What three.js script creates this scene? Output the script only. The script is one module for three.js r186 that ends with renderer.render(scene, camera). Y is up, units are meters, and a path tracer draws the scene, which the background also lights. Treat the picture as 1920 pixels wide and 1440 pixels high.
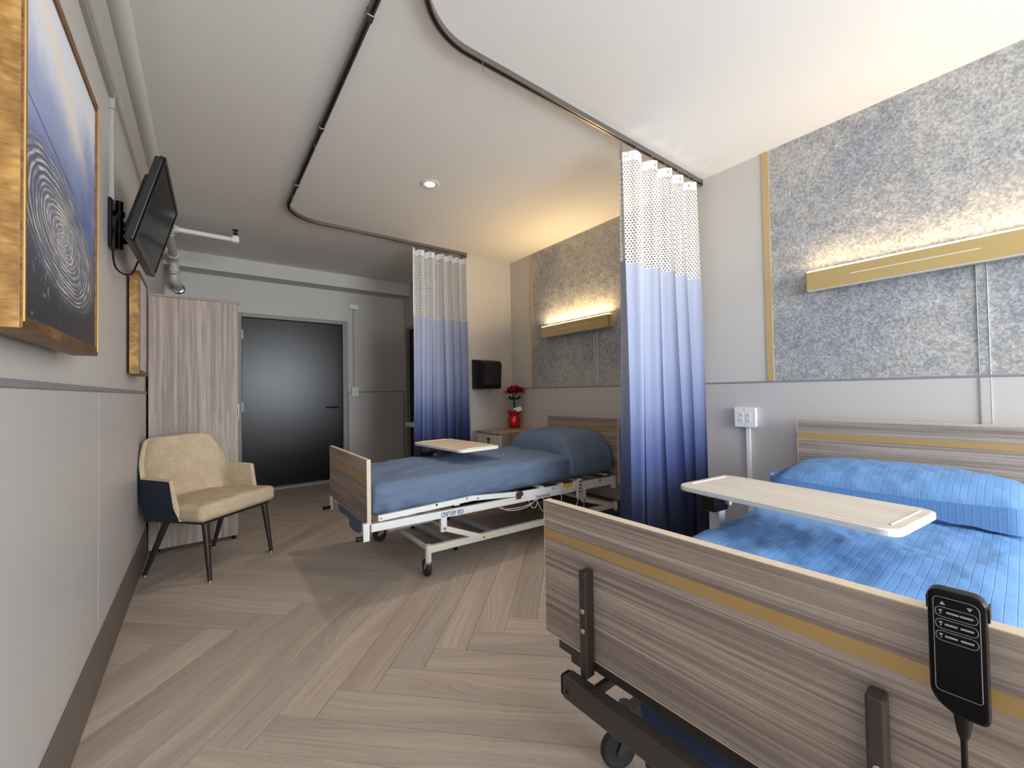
import * as THREE from 'three';
import { RoundedBoxGeometry } from 'three/addons/geometries/RoundedBoxGeometry.js';
import { TextGeometry } from 'three/addons/geometries/TextGeometry.js';
import { FontLoader } from 'three/addons/loaders/FontLoader.js';
import { mergeGeometries, toCreasedNormals } from 'three/addons/utils/BufferGeometryUtils.js';
import { RectAreaLightUniformsLib } from 'three/addons/lights/RectAreaLightUniformsLib.js';

// ---------------------------------------------------------------- camera, sky, light, exposure
RectAreaLightUniformsLib.init();
const scene = new THREE.Scene();
const renderer = new THREE.WebGLRenderer({ antialias: true });
renderer.toneMapping = THREE.LinearToneMapping;
renderer.toneMappingExposure = 1.18;
renderer.shadowMap.enabled = true;
const camera = new THREE.PerspectiveCamera(86.25, 1920 / 1440, 0.05, 60);
camera.position.set(0, 1.17, 0);
camera.rotation.order = 'YXZ';
camera.rotation.set(0.0189256, -0.6435625, -0.01661);
scene.add(camera);
scene.background = new THREE.Color().setRGB(0.86, 0.93, 1.0);
scene.backgroundIntensity = 2.0;

const REAR = 3.2, LEFT = -0.355, RIGHT = 3.075, BACK = -5.965, H = 2.78;
const WIN = { x0: 0.75, x1: 2.9, y0: 0.75, y1: 2.5 };
// daylight entering by the window in the wall behind the camera
const day = new THREE.RectAreaLight(new THREE.Color().setRGB(0.865, 0.935, 1.0), 18.0, WIN.x1 - WIN.x0 - 0.12, WIN.y1 - WIN.y0 - 0.12);
day.position.set((WIN.x0 + WIN.x1) / 2, (WIN.y0 + WIN.y1) / 2, REAR + 0.03);
day.lookAt(day.position.x, day.position.y - 0.05, -3);
scene.add(day);
const WARM = new THREE.Color().setRGB(1.0, 0.69, 0.34);

// ---------------------------------------------------------------- random, noise, textures
let seed = 7;
const rnd = () => { seed = (seed * 1664525 + 1013904223) >>> 0; return seed / 4294967296; };
const rr = (a, b) => a + (b - a) * rnd();
const clamp = (x, a = 0, b = 1) => Math.min(b, Math.max(a, x));
const mix = (a, b, t) => a + (b - a) * t;
const mixC = (a, b, t) => [mix(a[0], b[0], t), mix(a[1], b[1], t), mix(a[2], b[2], t)];
const sm = (a, b, x) => { const t = clamp((x - a) / (b - a)); return t * t * (3 - 2 * t); };
function valueNoise(nx, ny, s) {
  let q = s * 7919 + 13;
  const r = () => { q = (q * 1664525 + 1013904223) >>> 0; return q / 4294967296; };
  const g = Float32Array.from({ length: nx * ny }, r);
  return (u, v) => {
    const x = (u - Math.floor(u)) * nx, y = (v - Math.floor(v)) * ny, i = Math.floor(x) % nx, j = Math.floor(y) % ny;
    let fx = x - Math.floor(x), fy = y - Math.floor(y); fx = fx * fx * (3 - 2 * fx); fy = fy * fy * (3 - 2 * fy);
    const i1 = (i + 1) % nx, j1 = (j + 1) % ny;
    return mix(mix(g[j * nx + i], g[j * nx + i1], fx), mix(g[j1 * nx + i], g[j1 * nx + i1], fx), fy);
  };
}
function tex(w, h, su, sv, fn, srgb = true, wrap = THREE.RepeatWrapping) {
  const d = new Uint8Array(w * h * 4);
  for (let j = 0; j < h; j++) for (let i = 0; i < w; i++) {
    const c = fn((i + 0.5) / w, (j + 0.5) / h), k = (j * w + i) * 4;
    if (typeof c === 'number') d[k] = d[k + 1] = d[k + 2] = clamp(c, 0, 255); else { d[k] = clamp(c[0], 0, 255); d[k + 1] = clamp(c[1], 0, 255); d[k + 2] = clamp(c[2], 0, 255); }
    d[k + 3] = 255;
  }
  const t = new THREE.DataTexture(d, w, h);
  t.magFilter = THREE.LinearFilter; t.minFilter = THREE.LinearFilter; t.wrapS = t.wrapT = wrap;
  if (srgb) t.colorSpace = THREE.SRGBColorSpace;
  t.repeat.set(1 / su, 1 / sv); t.needsUpdate = true;
  return t;
}
// wood grain running along u
function woodTex(s, light, dark, streak, w = 1024, h = 512, su = 2, sv = 0.8, knot = 0) {
  const a = valueNoise(4, 40, s), b = valueNoise(9, 120, s + 1), c = valueNoise(22, 256, s + 2), e = valueNoise(3, 7, s + 3), wv = valueNoise(5, 6, s + 4), f = valueNoise(256, 200, s + 5);
  return tex(w, h, su, sv, (u, v) => {
    const vv = v + (wv(u, v) - 0.5) * knot;
    let g = 0.42 * a(u, vv) + 0.3 * b(u, vv) + 0.28 * c(u, vv);
    g = clamp((g - 0.5) * streak + 0.5 + (e(u, v) - 0.5) * 0.35);
    const k = mixC(dark, light, g), n = (f(u, v) - 0.5) * 9;
    return [k[0] + n, k[1] + n, k[2] + n];
  });
}
const T = {};
{
  const a = valueNoise(2, 60, 11), b = valueNoise(3, 150, 12), c = valueNoise(6, 256, 13), e = valueNoise(2, 14, 14), f = valueNoise(200, 256, 15), g = valueNoise(40, 300, 16);
  T.bed = tex(1024, 1024, 1.5, 0.55, (u, v) => {
    let k = 0.2 * e(u, v) + 0.28 * a(u, v) + 0.27 * b(u, v) + 0.25 * c(u, v); k = clamp((k - 0.5) * 2.1 + 0.5);
    const n = (f(u, v) - 0.5) * 7 + (g(u, v) - 0.5) * 10, q = mixC([122, 110, 103], [186, 174, 164], k);
    return [q[0] + n, q[1] + n, q[2] + n];
  });
}
T.wardrobe = woodTex(21, [186, 170, 158], [136, 121, 112], 1.7, 1024, 512, 2.2, 0.7);
T.floor = woodTex(31, [212, 197, 183], [168, 152, 139], 0.95, 2048, 512, 2.6, 0.55, 0.2);
T.tablePale = woodTex(41, [226, 216, 202], [198, 184, 166], 1.1, 1024, 512, 1.2, 0.6);
T.tableOak = woodTex(51, [228, 208, 182], [204, 181, 153], 1.2, 1024, 512, 1.2, 0.6);
T.stand = woodTex(61, [186, 160, 138], [132, 108, 90], 1.8, 1024, 512, 1.6, 0.5);
{
  const a = valueNoise(5, 5, 71), b = valueNoise(14, 12, 72), c = valueNoise(160, 150, 73), d = valueNoise(380, 256, 74), e = valueNoise(200, 256, 75), q = valueNoise(40, 44, 76);
  T.paper = tex(1024, 1024, 1.6, 1.6, (u, v) => {
    const p = clamp(0.55 * a(u, v) + 0.3 * b(u, v) + 0.15 * q(u, v)), f = 0.45 * c(u, v) + 0.35 * d(u, v) + 0.2 * e(u, v);
    const base = mixC([154, 157, 163], [175, 174, 171], sm(0.3, 0.7, p));
    const k = (f - 0.5) * 88 + (q(u, v) - 0.5) * 12;
    return [base[0] + k, base[1] + k, base[2] + k];
  });
  T.paperBump = tex(1024, 1024, 1.6, 1.6, (u, v) => 255 * (0.5 * c(u, v) + 0.3 * d(u, v) + 0.2 * q(u, v)), false);
}
{
  const a = valueNoise(7, 7, 81), b = valueNoise(30, 26, 82), c = valueNoise(90, 24, 83);
  T.leaf = tex(512, 512, 0.3, 0.3, (u, v) => { const g = 0.5 * a(u, v) + 0.3 * b(u, v) + 0.2 * c(u, v); return mixC([132, 94, 44], [186, 143, 80], clamp((g - 0.5) * 2.4 + 0.5)); });
  T.frame = tex(512, 256, 0.5, 0.2, (u, v) => { const g = 0.4 * a(u, v) + 0.3 * b(v, u) + 0.3 * c(v, u); return mixC([92, 62, 34], [142, 100, 58], clamp((g - 0.5) * 2.2 + 0.5)); });
  T.suede = tex(512, 512, 0.5, 0.5, (u, v) => { const g = 0.5 * a(u, v) + 0.3 * b(u, v) + 0.2 * c(v, u); return mixC([186, 166, 138], [208, 189, 160], clamp((g - 0.5) * 1.6 + 0.5)); });
}
{ // cloth weave and quilt relief
  const a = valueNoise(12, 12, 91), b = valueNoise(34, 30, 92), w1 = valueNoise(8, 20, 93), w2 = valueNoise(24, 60, 94), cr = valueNoise(60, 60, 95);
  T.quilt = tex(1024, 1024, 0.44, 0.44, (u, v) => { // seams along u every 36 mm, cross stitches staggered
    const k = 20, y = v * k, row = Math.floor(y), fy = Math.abs(y - row - 0.5) * 2, x = u * 10 + (row % 2) * 0.5 + (a(u, v) - 0.5) * 0.2, fx = Math.abs(x - Math.floor(x) - 0.5) * 2;
    const seam = sm(0.86, 1, fy), cross = sm(0.95, 1, fx) * 0.7;
    const wr = Math.abs(w1(u, v) - 0.5) * 1.1 + 0.4 * Math.abs(w2(v, u) - 0.5) + 0.25 * cr(u, v);
    return 255 * clamp(0.7 - 0.5 * Math.max(seam, cross) - 0.17 * wr + 0.06 * b(u, v));
  }, false);
  T.wrinkle = tex(512, 512, 0.9, 0.9, (u, v) => 255 * clamp(0.3 + 0.5 * Math.abs(w1(u, v) - 0.5) + 0.3 * a(u, v) + 0.25 * Math.abs(b(u, v) - 0.5)), false);
}
// dip-dyed curtain cloth: v runs from hem (0) to the top of the cloth (1)
T.ombre = tex(64, 512, 1, 1, (u, v) => {
  const st = [[0, [26, 30, 50]], [0.17, [36, 44, 76]], [0.33, [78, 92, 142]], [0.5, [138, 149, 184]], [0.66, [163, 171, 199]], [1, [184, 189, 206]]];
  let i = 0; while (i < st.length - 2 && v > st[i + 1][0]) i++;
  return mixC(st[i][1], st[i + 1][1], clamp((v - st[i][0]) / (st[i + 1][0] - st[i][0])));
}, true, THREE.ClampToEdgeWrapping);
// print: evening sky over water with rings of ripples
{
  const a = valueNoise(6, 5, 101), b = valueNoise(22, 18, 102), c = valueNoise(90, 70, 103), d = valueNoise(40, 10, 104), pol = valueNoise(34, 60, 105), pol2 = valueNoise(9, 8, 106);
  T.art = tex(768, 896, 1, 1, (u, v) => {
    const n = 0.6 * a(u, v) + 0.28 * b(u, v) + 0.12 * c(u, v);
    let k = mixC([40, 42, 52], [104, 112, 152], sm(0.05, 0.42, v + (n - 0.5) * 0.2));
    k = mixC(k, [160, 172, 212], sm(0.4, 0.62, v + (n - 0.5) * 0.12));
    k = mixC(k, [240, 243, 250], sm(0.6, 0.92, v + (n - 0.5) * 0.2));
    const cloud = Math.exp(-Math.pow((v - (1.02 - 0.5 * u) - (n - 0.5) * 0.16) / 0.075, 2));
    k = mixC(k, [252, 240, 228], 0.9 * cloud * sm(0.4, 0.55, v));
    const blue = Math.exp(-Math.pow((u - 0.92) / 0.22, 2) - Math.pow((v - 0.55) / 0.16, 2));
    k = mixC(k, [66, 92, 168], 0.75 * blue * (0.6 + 0.6 * n));
    const edge = v - (0.60 - 0.16 * u); if (Math.abs(edge) < 0.004 && u < 0.6) k = mixC(k, [60, 64, 96], 0.6);
    const du = (u - 0.44) / 0.52, dv = (v - 0.31 + 0.13 * (u - 0.44)) / 0.2, r = Math.hypot(du, dv);
    const th = Math.atan2(dv, du) / 6.2832 + 0.5, br = pol(th, r * 0.8), ring = 0.5 + 0.5 * Math.sin(Math.pow(r, 0.85) * 100 + (n - 0.5) * 7 + 5 * pol2(th, r * 0.8));
    const fall = sm(1.15, 0.8, r) * (0.6 + 0.5 * b(u + 0.3, v));
    k = mixC(k, mixC([58, 66, 92], [250, 238, 212], clamp(0.12 + Math.pow(ring, 1.1) * (0.08 + 1.15 * br) + 0.25 * sm(0.75, 0.2, r))), clamp(fall) * 0.9);
    const sp = d(u, v) * c(u, v); if (sp > 0.62 && v < 0.2) k = mixC(k, [170, 170, 180], 0.5);
    return k;
  }, true, THREE.ClampToEdgeWrapping);
}
// ---------------------------------------------------------------- materials
const C = (r, g, b) => new THREE.Color(`rgb(${r},${g},${b})`);
const std = (color, roughness = 0.6, metalness = 0, extra = {}) => new THREE.MeshStandardMaterial({ color, roughness, metalness, ...extra });
const phy = (o) => new THREE.MeshPhysicalMaterial(o);
const W1 = C(255, 255, 255);
const M = {
  paint: std(C(205, 201, 195), 0.55), panel: std(C(198, 194, 192), 0.38), ceiling: std(C(238, 236, 232), 0.8), rail: std(C(140, 138, 144), 0.5), railDark: std(C(128, 124, 122), 0.5),
  base: std(C(112, 100, 92), 0.55), slab: std(C(58, 50, 45), 0.9), doorDark: phy({ color: C(19, 14, 17), roughness: 0.27, specularIntensity: 0.62 }), doorFrame: std(C(150, 146, 141), 0.45), steel: std(C(190, 188, 184), 0.28, 1),
  black: phy({ color: C(10, 9, 10), roughness: 0.38, specularIntensity: 0.6 }), blackGloss: phy({ color: C(5, 5, 6), roughness: 0.25, specularIntensity: 0.35 }), rubber: std(C(38, 38, 40), 0.6), gold: std(C(200, 174, 126), 0.45, 0.25), stripe: std(C(182, 150, 98), 0.42, 0.2),
  brass: std(C(200, 175, 120), 0.42, 0.35), paper: std(W1, 0.75, 0, { map: T.paper, bumpMap: T.paperBump, bumpScale: 0.0016 }),
  bed: std(W1, 0.42, 0, { map: T.bed }), edge: std(C(214, 194, 172), 0.5), wardrobe: std(W1, 0.5, 0, { map: T.wardrobe }), stand: std(W1, 0.5, 0, { map: T.stand }), standFront: std(C(196, 190, 184), 0.5),
  tablePale: std(W1, 0.4, 0, { map: T.tablePale }), tableOak: std(W1, 0.4, 0, { map: T.tableOak }), white: std(C(232, 231, 228), 0.4), whitePlastic: std(C(238, 238, 238), 0.35), cream: std(C(226, 222, 206), 0.35), whiteFrame: std(C(232, 232, 230), 0.32),
  darkFrame: std(C(66, 60, 56), 0.35, 0.25), bluePlain: phy({ color: C(94, 112, 138), roughness: 0.75, sheen: 0.3, sheenRoughness: 0.6, sheenColor: C(150, 170, 200), bumpMap: T.wrinkle, bumpScale: 0.006 }),
  blueQuilt: phy({ color: C(100, 144, 196), roughness: 0.62, sheen: 0.35, sheenRoughness: 0.5, sheenColor: C(170, 200, 240), bumpMap: T.quilt, bumpScale: 0.0022 }), navyCloth: std(C(40, 56, 86), 0.8),
  ombre: phy({ color: W1, map: T.ombre, roughness: 0.7, sheen: 0.25, sheenRoughness: 0.5, sheenColor: C(220, 225, 240), side: THREE.DoubleSide }), net: std(C(226, 224, 222), 0.7, 0, { side: THREE.DoubleSide }), hem: std(C(232, 232, 234), 0.65, 0, { side: THREE.DoubleSide }),
  track: std(C(140, 136, 130), 0.28, 0.9), pipe: std(C(206, 203, 198), 0.5), raceway: std(C(164, 160, 154), 0.5), tvBody: std(C(24, 23, 24), 0.35), tvScreen: phy({ color: C(12, 12, 15), roughness: 0.12, ior: 1.25, specularIntensity: 0.16 }),
  leaf: std(W1, 0.45, 0.15, { map: T.leaf }), frameWood: std(W1, 0.45, 0.1, { map: T.frame }), frameGold: std(C(206, 160, 84), 0.35, 0.5), art: std(W1, 0.32, 0, { map: T.art }), paleArt: std(C(206, 204, 214), 0.3),
  suede: std(W1, 0.75, 0, { map: T.suede }), navy: std(C(30, 36, 54), 0.7), leg: std(C(46, 36, 34), 0.4), glide: std(C(190, 186, 180), 0.3, 0.9), chrome: std(C(210, 210, 212), 0.12, 1),
  foil: std(C(206, 40, 40), 0.22, 0.45), petal: std(C(150, 18, 30), 0.6, 0, { side: THREE.DoubleSide }), stem: std(C(34, 50, 30), 0.7, 0, { side: THREE.DoubleSide }), card: std(C(240, 232, 226), 0.7, 0, { side: THREE.DoubleSide }),
  greyPlastic: std(C(198, 200, 206), 0.45), key: std(C(60, 64, 84), 0.5), print: std(C(168, 168, 172), 0.5), ink: std(C(34, 44, 120), 0.5), yellow: std(C(236, 200, 60), 0.5), cable: std(C(214, 214, 216), 0.5), porcelain: std(C(240, 239, 236), 0.15),
  smoky: phy({ color: C(30, 27, 28), roughness: 0.16, clearcoat: 0.5 }), glass: phy({ color: W1, roughness: 0, transmission: 1, thickness: 0, ior: 1.5 }), threshold: std(C(206, 206, 212), 0.35, 0.3),
};
M.lampGlow = std(C(255, 244, 226), 0.5, 0, { emissive: C(255, 226, 176), emissiveIntensity: 3.2 });
M.lens = std(C(236, 232, 224), 0.4);
M.down = std(C(255, 250, 244), 0.5, 0, { emissive: C(255, 236, 222), emissiveIntensity: 5 });
const plankMats = [[1, 1, 1], [0.95, 0.94, 0.93], [1.03, 1.02, 1.01], [0.9, 0.89, 0.88], [0.98, 0.96, 0.95], [1.0, 0.985, 0.96]].map((k) => { const m = std(new THREE.Color().setRGB(Math.min(1, k[0] * 0.96), Math.min(1, k[1] * 0.96), Math.min(1, k[2] * 0.96)), 0.4, 0, { map: T.floor }); return m; });

// ---------------------------------------------------------------- helpers
const V = (x, y, z) => new THREE.Vector3(x, y, z);
function clean(g) { // plain, unindexed, mergeable
  if (g.index) g = g.toNonIndexed();
  for (const k of Object.keys(g.attributes)) if (!['position', 'normal', 'uv'].includes(k)) g.deleteAttribute(k);
  g.clearGroups && g.clearGroups(); g.morphAttributes = {};
  if (!g.attributes.uv) g.setAttribute('uv', new THREE.BufferAttribute(new Float32Array(g.attributes.position.count * 2), 2));
  return g;
}
// uv in metres, with u along the grain axis (0 x, 1 y, 2 z) on every face that holds it
function metric(g, grain = 0, off = [0, 0]) {
  const p = g.attributes.position.array, uv = g.attributes.uv.array, a = V(0, 0, 0), b = V(0, 0, 0), c = V(0, 0, 0);
  for (let i = 0; i < p.length; i += 9) {
    a.fromArray(p, i); b.fromArray(p, i + 3); c.fromArray(p, i + 6); b.sub(a); c.sub(a); b.cross(c);
    const n = [Math.abs(b.x), Math.abs(b.y), Math.abs(b.z)], d = n.indexOf(Math.max(...n)), ax = [0, 1, 2].filter((k) => k !== d);
    const u = ax.includes(grain) ? grain : ax[0], v = ax.find((k) => k !== u);
    for (let k = 0; k < 3; k++) { uv[(i / 3 + k) * 2] = p[i + k * 3 + u] + off[0]; uv[(i / 3 + k) * 2 + 1] = p[i + k * 3 + v] + off[1] + 0.37 * d; }
  }
  return g;
}
const taken = {};
function numbered(n) { const k = taken[n] = (taken[n] ?? -1) + 1; return k ? `${n}_${String(k).padStart(3, '0')}` : n; }
function place(o, parent) { o.castShadow = o.receiveShadow = true; (parent ?? scene).add(o); return o; }
function obj(name, geos, mat, parent, grain = 0, off = [0, 0]) {
  const list = (Array.isArray(geos) ? geos : [geos]).map((g) => (g.userData.keepUV ? clean(g) : metric(clean(g), grain, off)));
  const m = new THREE.Mesh(list.length > 1 ? mergeGeometries(list) : list[0], mat);
  m.name = parent ? name : numbered(name);
  return place(m, parent);
}
function thing(name, label, category, pos = [0, 0, 0], turn = 0, group) {
  const o = new THREE.Group(); o.name = numbered(name); o.position.set(...pos); o.rotation.y = turn; o.userData = { label, category }; if (group) o.userData.group = group; scene.add(o); return o;
}
function tag(o, label, category, group) { Object.assign(o.userData, { label, category }); if (group) o.userData.group = group; return o; }
function struct(name, geos, mat, label, category) { const o = obj(name, geos, mat); o.name = name; o.userData.kind = 'structure'; tag(o, label, category); return o; }
const keep = (g) => { g.userData.keepUV = true; return g; };
function B(x0, x1, y0, y1, z0, z1, r = 0.002, s = 1) {
  const w = Math.abs(x1 - x0), h = Math.abs(y1 - y0), d = Math.abs(z1 - z0);
  r = Math.min(r, w * 0.49, h * 0.49, d * 0.49);
  const g = r > 0 ? new RoundedBoxGeometry(w, h, d, s, r) : new THREE.BoxGeometry(w, h, d);
  return g.translate((x0 + x1) / 2, (y0 + y1) / 2, (z0 + z1) / 2);
}
function aim(g, p, q) { // geometry along +y, centred, put between p and q
  const d = q.clone().sub(p), m = new THREE.Matrix4().makeRotationFromQuaternion(new THREE.Quaternion().setFromUnitVectors(V(0, 1, 0), d.clone().normalize()));
  return g.applyMatrix4(m).translate((p.x + q.x) / 2, (p.y + q.y) / 2, (p.z + q.z) / 2);
}
const cyl = (p, q, r, r2 = r, n = 20) => aim(new THREE.CylinderGeometry(r2, r, p.distanceTo(q), n), p, q);
function bar(p, q, w, h) { // box bar from p to q in a plane of constant z: w across z, h across
  const L = p.distanceTo(q), g = new RoundedBoxGeometry(L, h, w, 1, Math.min(0.003, h * 0.3, w * 0.3));
  const d = q.clone().sub(p); return g.rotateZ(Math.atan2(d.y, Math.hypot(d.x, d.z))).rotateY(-Math.atan2(d.z, d.x)).translate((p.x + q.x) / 2, (p.y + q.y) / 2, (p.z + q.z) / 2);
}
function tube(pts, r, n = 60, k = 8, closed = false, tension = 0.5) { return new THREE.TubeGeometry(new THREE.CatmullRomCurve3(pts.map((p) => V(...p)), closed, 'catmullrom', tension), n, r, k, closed); }
const lathe = (prof, n = 32) => new THREE.LatheGeometry(prof.map(([r, y]) => new THREE.Vector2(r, y)), n);
function roundedRect(w, h, r, cut) {
  const s = new THREE.Shape(), x = -w / 2, y = -h / 2, c = Array.isArray(r) ? r : [r, r, r, r];
  s.moveTo(x + c[0], y); s.lineTo(x + w - c[1], y); s.quadraticCurveTo(x + w, y, x + w, y + c[1]); s.lineTo(x + w, y + h - c[2]); s.quadraticCurveTo(x + w, y + h, x + w - c[2], y + h);
  s.lineTo(x + c[3], y + h); s.quadraticCurveTo(x, y + h, x, y + h - c[3]); s.lineTo(x, y + c[0]); s.quadraticCurveTo(x, y, x + c[0], y);
  if (cut) s.holes.push(cut);
  return s;
}
const extr = (s, depth, bevel = 0.002, seg = 2, curve = 10) => new THREE.ExtrudeGeometry(s, { depth: depth - 2 * bevel, bevelEnabled: bevel > 0, bevelSize: bevel, bevelThickness: bevel, bevelOffset: -bevel, bevelSegments: seg, curveSegments: curve }).translate(0, 0, bevel);
// grid surface from f(u, v) -> [x, y, z], uv from g(u, v)
function surf(nu, nv, f, g, closedU = false) {
  const pos = [], uv = [], idx = [];
  for (let j = 0; j <= nv; j++) for (let i = 0; i <= nu; i++) { pos.push(...f(i / nu, j / nv)); uv.push(...(g ? g(i / nu, j / nv) : [i / nu, j / nv])); }
  for (let j = 0; j < nv; j++) for (let i = 0; i < nu; i++) { const a = j * (nu + 1) + i, b = a + 1, c = a + nu + 1, d = c + 1; idx.push(a, b, d, a, d, c); }
  const q = new THREE.BufferGeometry(); q.setAttribute('position', new THREE.Float32BufferAttribute(pos, 3)); q.setAttribute('uv', new THREE.Float32BufferAttribute(uv, 2)); q.setIndex(idx); q.computeVertexNormals();
  return q;
}
// soft block: a box of many cells whose rim is rounded, then pushed by fn(x, y, z, nx, ny, nz) -> [dx, dy, dz]
function soft(w, h, d, nx, ny, nz, r, fn) {
  const g = new THREE.BoxGeometry(w, h, d, nx, ny, nz), p = g.attributes.position, a = V(0, 0, 0), c = V(0, 0, 0);
  for (let i = 0; i < p.count; i++) {
    a.fromBufferAttribute(p, i);
    c.set(clamp(a.x, -w / 2 + r, w / 2 - r), clamp(a.y, -h / 2 + r, h / 2 - r), clamp(a.z, -d / 2 + r, d / 2 - r));
    const n = a.clone().sub(c), l = n.length() || 1; n.divideScalar(l);
    if (l > 1e-6) a.copy(c).addScaledVector(n, r);
    const q = fn ? fn(a.x, a.y, a.z, n) : [0, 0, 0];
    p.setXYZ(i, a.x + q[0], a.y + q[1], a.z + q[2]);
  }
  const q = g.toNonIndexed(); metric(clean(q), 0);
  const merged = toCreasedNormals(clean(q), 1.2); return merged;
}
const N1 = valueNoise(17, 17, 201), N2 = valueNoise(43, 43, 202), N3 = valueNoise(9, 9, 203);
const wob = (x, z, s = 1) => (N1(x * 0.31 * s + 0.2, z * 0.37 * s + 0.4) - 0.5) + 0.45 * (N2(x * 0.4 * s, z * 0.4 * s) - 0.5);
function decal(text, font, size, depth = 0.0008) { const g = new TextGeometry(text, { font, size, depth, curveSegments: 3, bevelEnabled: false }); g.computeBoundingBox(); return g; }
const font = await new FontLoader().loadAsync('fonts/droid/droid_sans_bold.typeface.json');

// ================================================================ SETTING
// ---- floor: herringbone planks at 45 degrees, 0.148 x 1.21 m
const floor = struct('floor', B(LEFT - 0.1, RIGHT + 0.1, -0.12, -0.0045, BACK - 0.1, REAR + 0.1, 0), M.slab, 'grey-brown wood herringbone plank floor of the room', 'floor');
{
  const Wd = 0.1485, L = 1.212, s = Math.SQRT1_2, a = [s, -s], b = [s, s], lo = [LEFT + 0.002, BACK + 0.002], hi = [RIGHT - 0.002, REAR - 0.002];
  const clip = (poly) => {
    for (const [ax, lim, sg] of [[0, lo[0], 1], [0, hi[0], -1], [1, lo[1], 1], [1, hi[1], -1]]) {
      const out = [];
      poly.forEach((p, i) => { const q = poly[(i + 1) % poly.length], dp = sg * (p[ax] - lim), dq = sg * (q[ax] - lim); if (dp >= 0) out.push(p); if (dp * dq < 0) { const t = dp / (dp - dq); out.push([mix(p[0], q[0], t), mix(p[1], q[1], t)]); } });
      poly = out; if (poly.length < 3) return null;
    }
    return poly;
  };
  const area = (q) => q.reduce((z, p, i) => z + p[0] * q[(i + 1) % q.length][1] - q[(i + 1) % q.length][0] * p[1], 0) / 2;
  let n = 0;
  const plank = (p0, along, across) => { // p0 corner, length L along, width Wd across
    const gap = 0.0009;
    const corner = (i, j) => [p0[0] + along[0] * i + across[0] * j, p0[1] + along[1] * i + across[1] * j];
    let poly = clip([corner(gap, gap), corner(L - gap, gap), corner(L - gap, Wd - gap), corner(gap, Wd - gap)]);
    if (!poly || Math.abs(area(poly)) < 0.0015) return;
    if (area(poly) > 0) poly.reverse(); // clockwise in (x, z) -> faces up
    const cen = poly.reduce((q, p) => [q[0] + p[0] / poly.length, q[1] + p[1] / poly.length], [0, 0]), o = [rr(0, 2.6), rr(0, 0.55)];
    const inset = poly.map((p) => { const dx = cen[0] - p[0], dz = cen[1] - p[1], l = Math.hypot(dx, dz); return [p[0] + dx / l * 0.0012, p[1] + dz / l * 0.0012]; });
    const pos = [], uv = [], put = (x, y, z) => { pos.push(x, y, z); const dx = x - p0[0], dz = z - p0[1]; uv.push(dx * along[0] + dz * along[1] + o[0], dx * across[0] + dz * across[1] + o[1]); };
    for (let i = 1; i < inset.length - 1; i++) for (const k of [0, i, i + 1]) put(inset[k][0], 0, inset[k][1]);
    const ring = (A, ya, Bq, yb) => { for (let i = 0; i < A.length; i++) { const j = (i + 1) % A.length; put(Bq[i][0], yb, Bq[i][1]); put(Bq[j][0], yb, Bq[j][1]); put(A[j][0], ya, A[j][1]); put(Bq[i][0], yb, Bq[i][1]); put(A[j][0], ya, A[j][1]); put(A[i][0], ya, A[i][1]); } };
    ring(inset, 0, poly, -0.0006); ring(poly, -0.0006, poly, -0.0045);
    const g = new THREE.BufferGeometry(); g.setAttribute('position', new THREE.Float32BufferAttribute(pos, 3)); g.setAttribute('uv', new THREE.Float32BufferAttribute(uv, 2)); g.computeVertexNormals();
    obj('plank', keep(g), plankMats[Math.floor(rnd() * plankMats.length)], floor); n++;
  };
  const N0 = [0.107, -1.645], step = Wd * Math.SQRT2, t = Wd * s;
  for (let row = -7; row <= 6; row++) { // odd/even rows alternate direction; row 0 is the one beyond the seam at z = -1.65
    for (let k = -30; k <= 30; k++) {
      const m = Math.floor(row / 2);
      // seam far teeth of row pair m
      const ox = N0[0] + k * step + m * (L * a[0] - L * b[0]), oz = N0[1] + m * (L * a[1] - L * b[1]);
      if (row % 2 === 0) { // lies along a, its near end from F to N
        plank([ox - t + (m ? m * t * 0 : 0), oz - t], a, b);
      } else { // lies along b, ending at the seam above row 2m
        const e = [ox + L * a[0], oz + L * a[1]];
        plank([e[0] - L * b[0], e[1] - L * b[1]], b, a);
      }
    }
  }
}
// ---- ceiling, walls
struct('ceiling', B(LEFT - 0.1, RIGHT + 0.1, H, H + 0.12, BACK - 0.1, REAR + 0.1, 0), M.ceiling, 'plain off-white painted ceiling', 'ceiling');
const wallL = struct('wall_left', B(LEFT - 0.1, LEFT, 0, H, BACK - 0.1, REAR + 0.1, 0), M.paint, 'grey-beige wall on the left with the framed print and television', 'wall');
const wallR = struct('wall_right', B(RIGHT, RIGHT + 0.1, 0, H, BACK - 0.1, REAR + 0.1, 0), M.paint, 'grey wall behind both bed headboards with textured wallpaper fields', 'wall');
const D1 = { x0: 0.345, x1: 1.553, y1: 2.142 };
const wallB = struct('wall_back', [B(LEFT, D1.x0, 0, H, BACK - 0.1, BACK, 0), B(D1.x1, RIGHT, 0, H, BACK - 0.1, BACK, 0), B(D1.x0, D1.x1, D1.y1, H, BACK - 0.1, BACK, 0)], M.paint, 'far grey wall with the dark entrance door', 'wall');
const wallN = struct('wall_rear', [B(LEFT, WIN.x0, 0, H, REAR, REAR + 0.1, 0), B(WIN.x1, RIGHT, 0, H, REAR, REAR + 0.1, 0), B(WIN.x0, WIN.x1, 0, WIN.y0, REAR, REAR + 0.1, 0), B(WIN.x0, WIN.x1, WIN.y1, H, REAR, REAR + 0.1, 0)], M.paint, 'wall with the daylight window behind the viewer', 'wall');
const NX = 2.432, NZ = -4.1, D2 = { z0: -5.86, z1: -4.95, y1: 2.14 };
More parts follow.
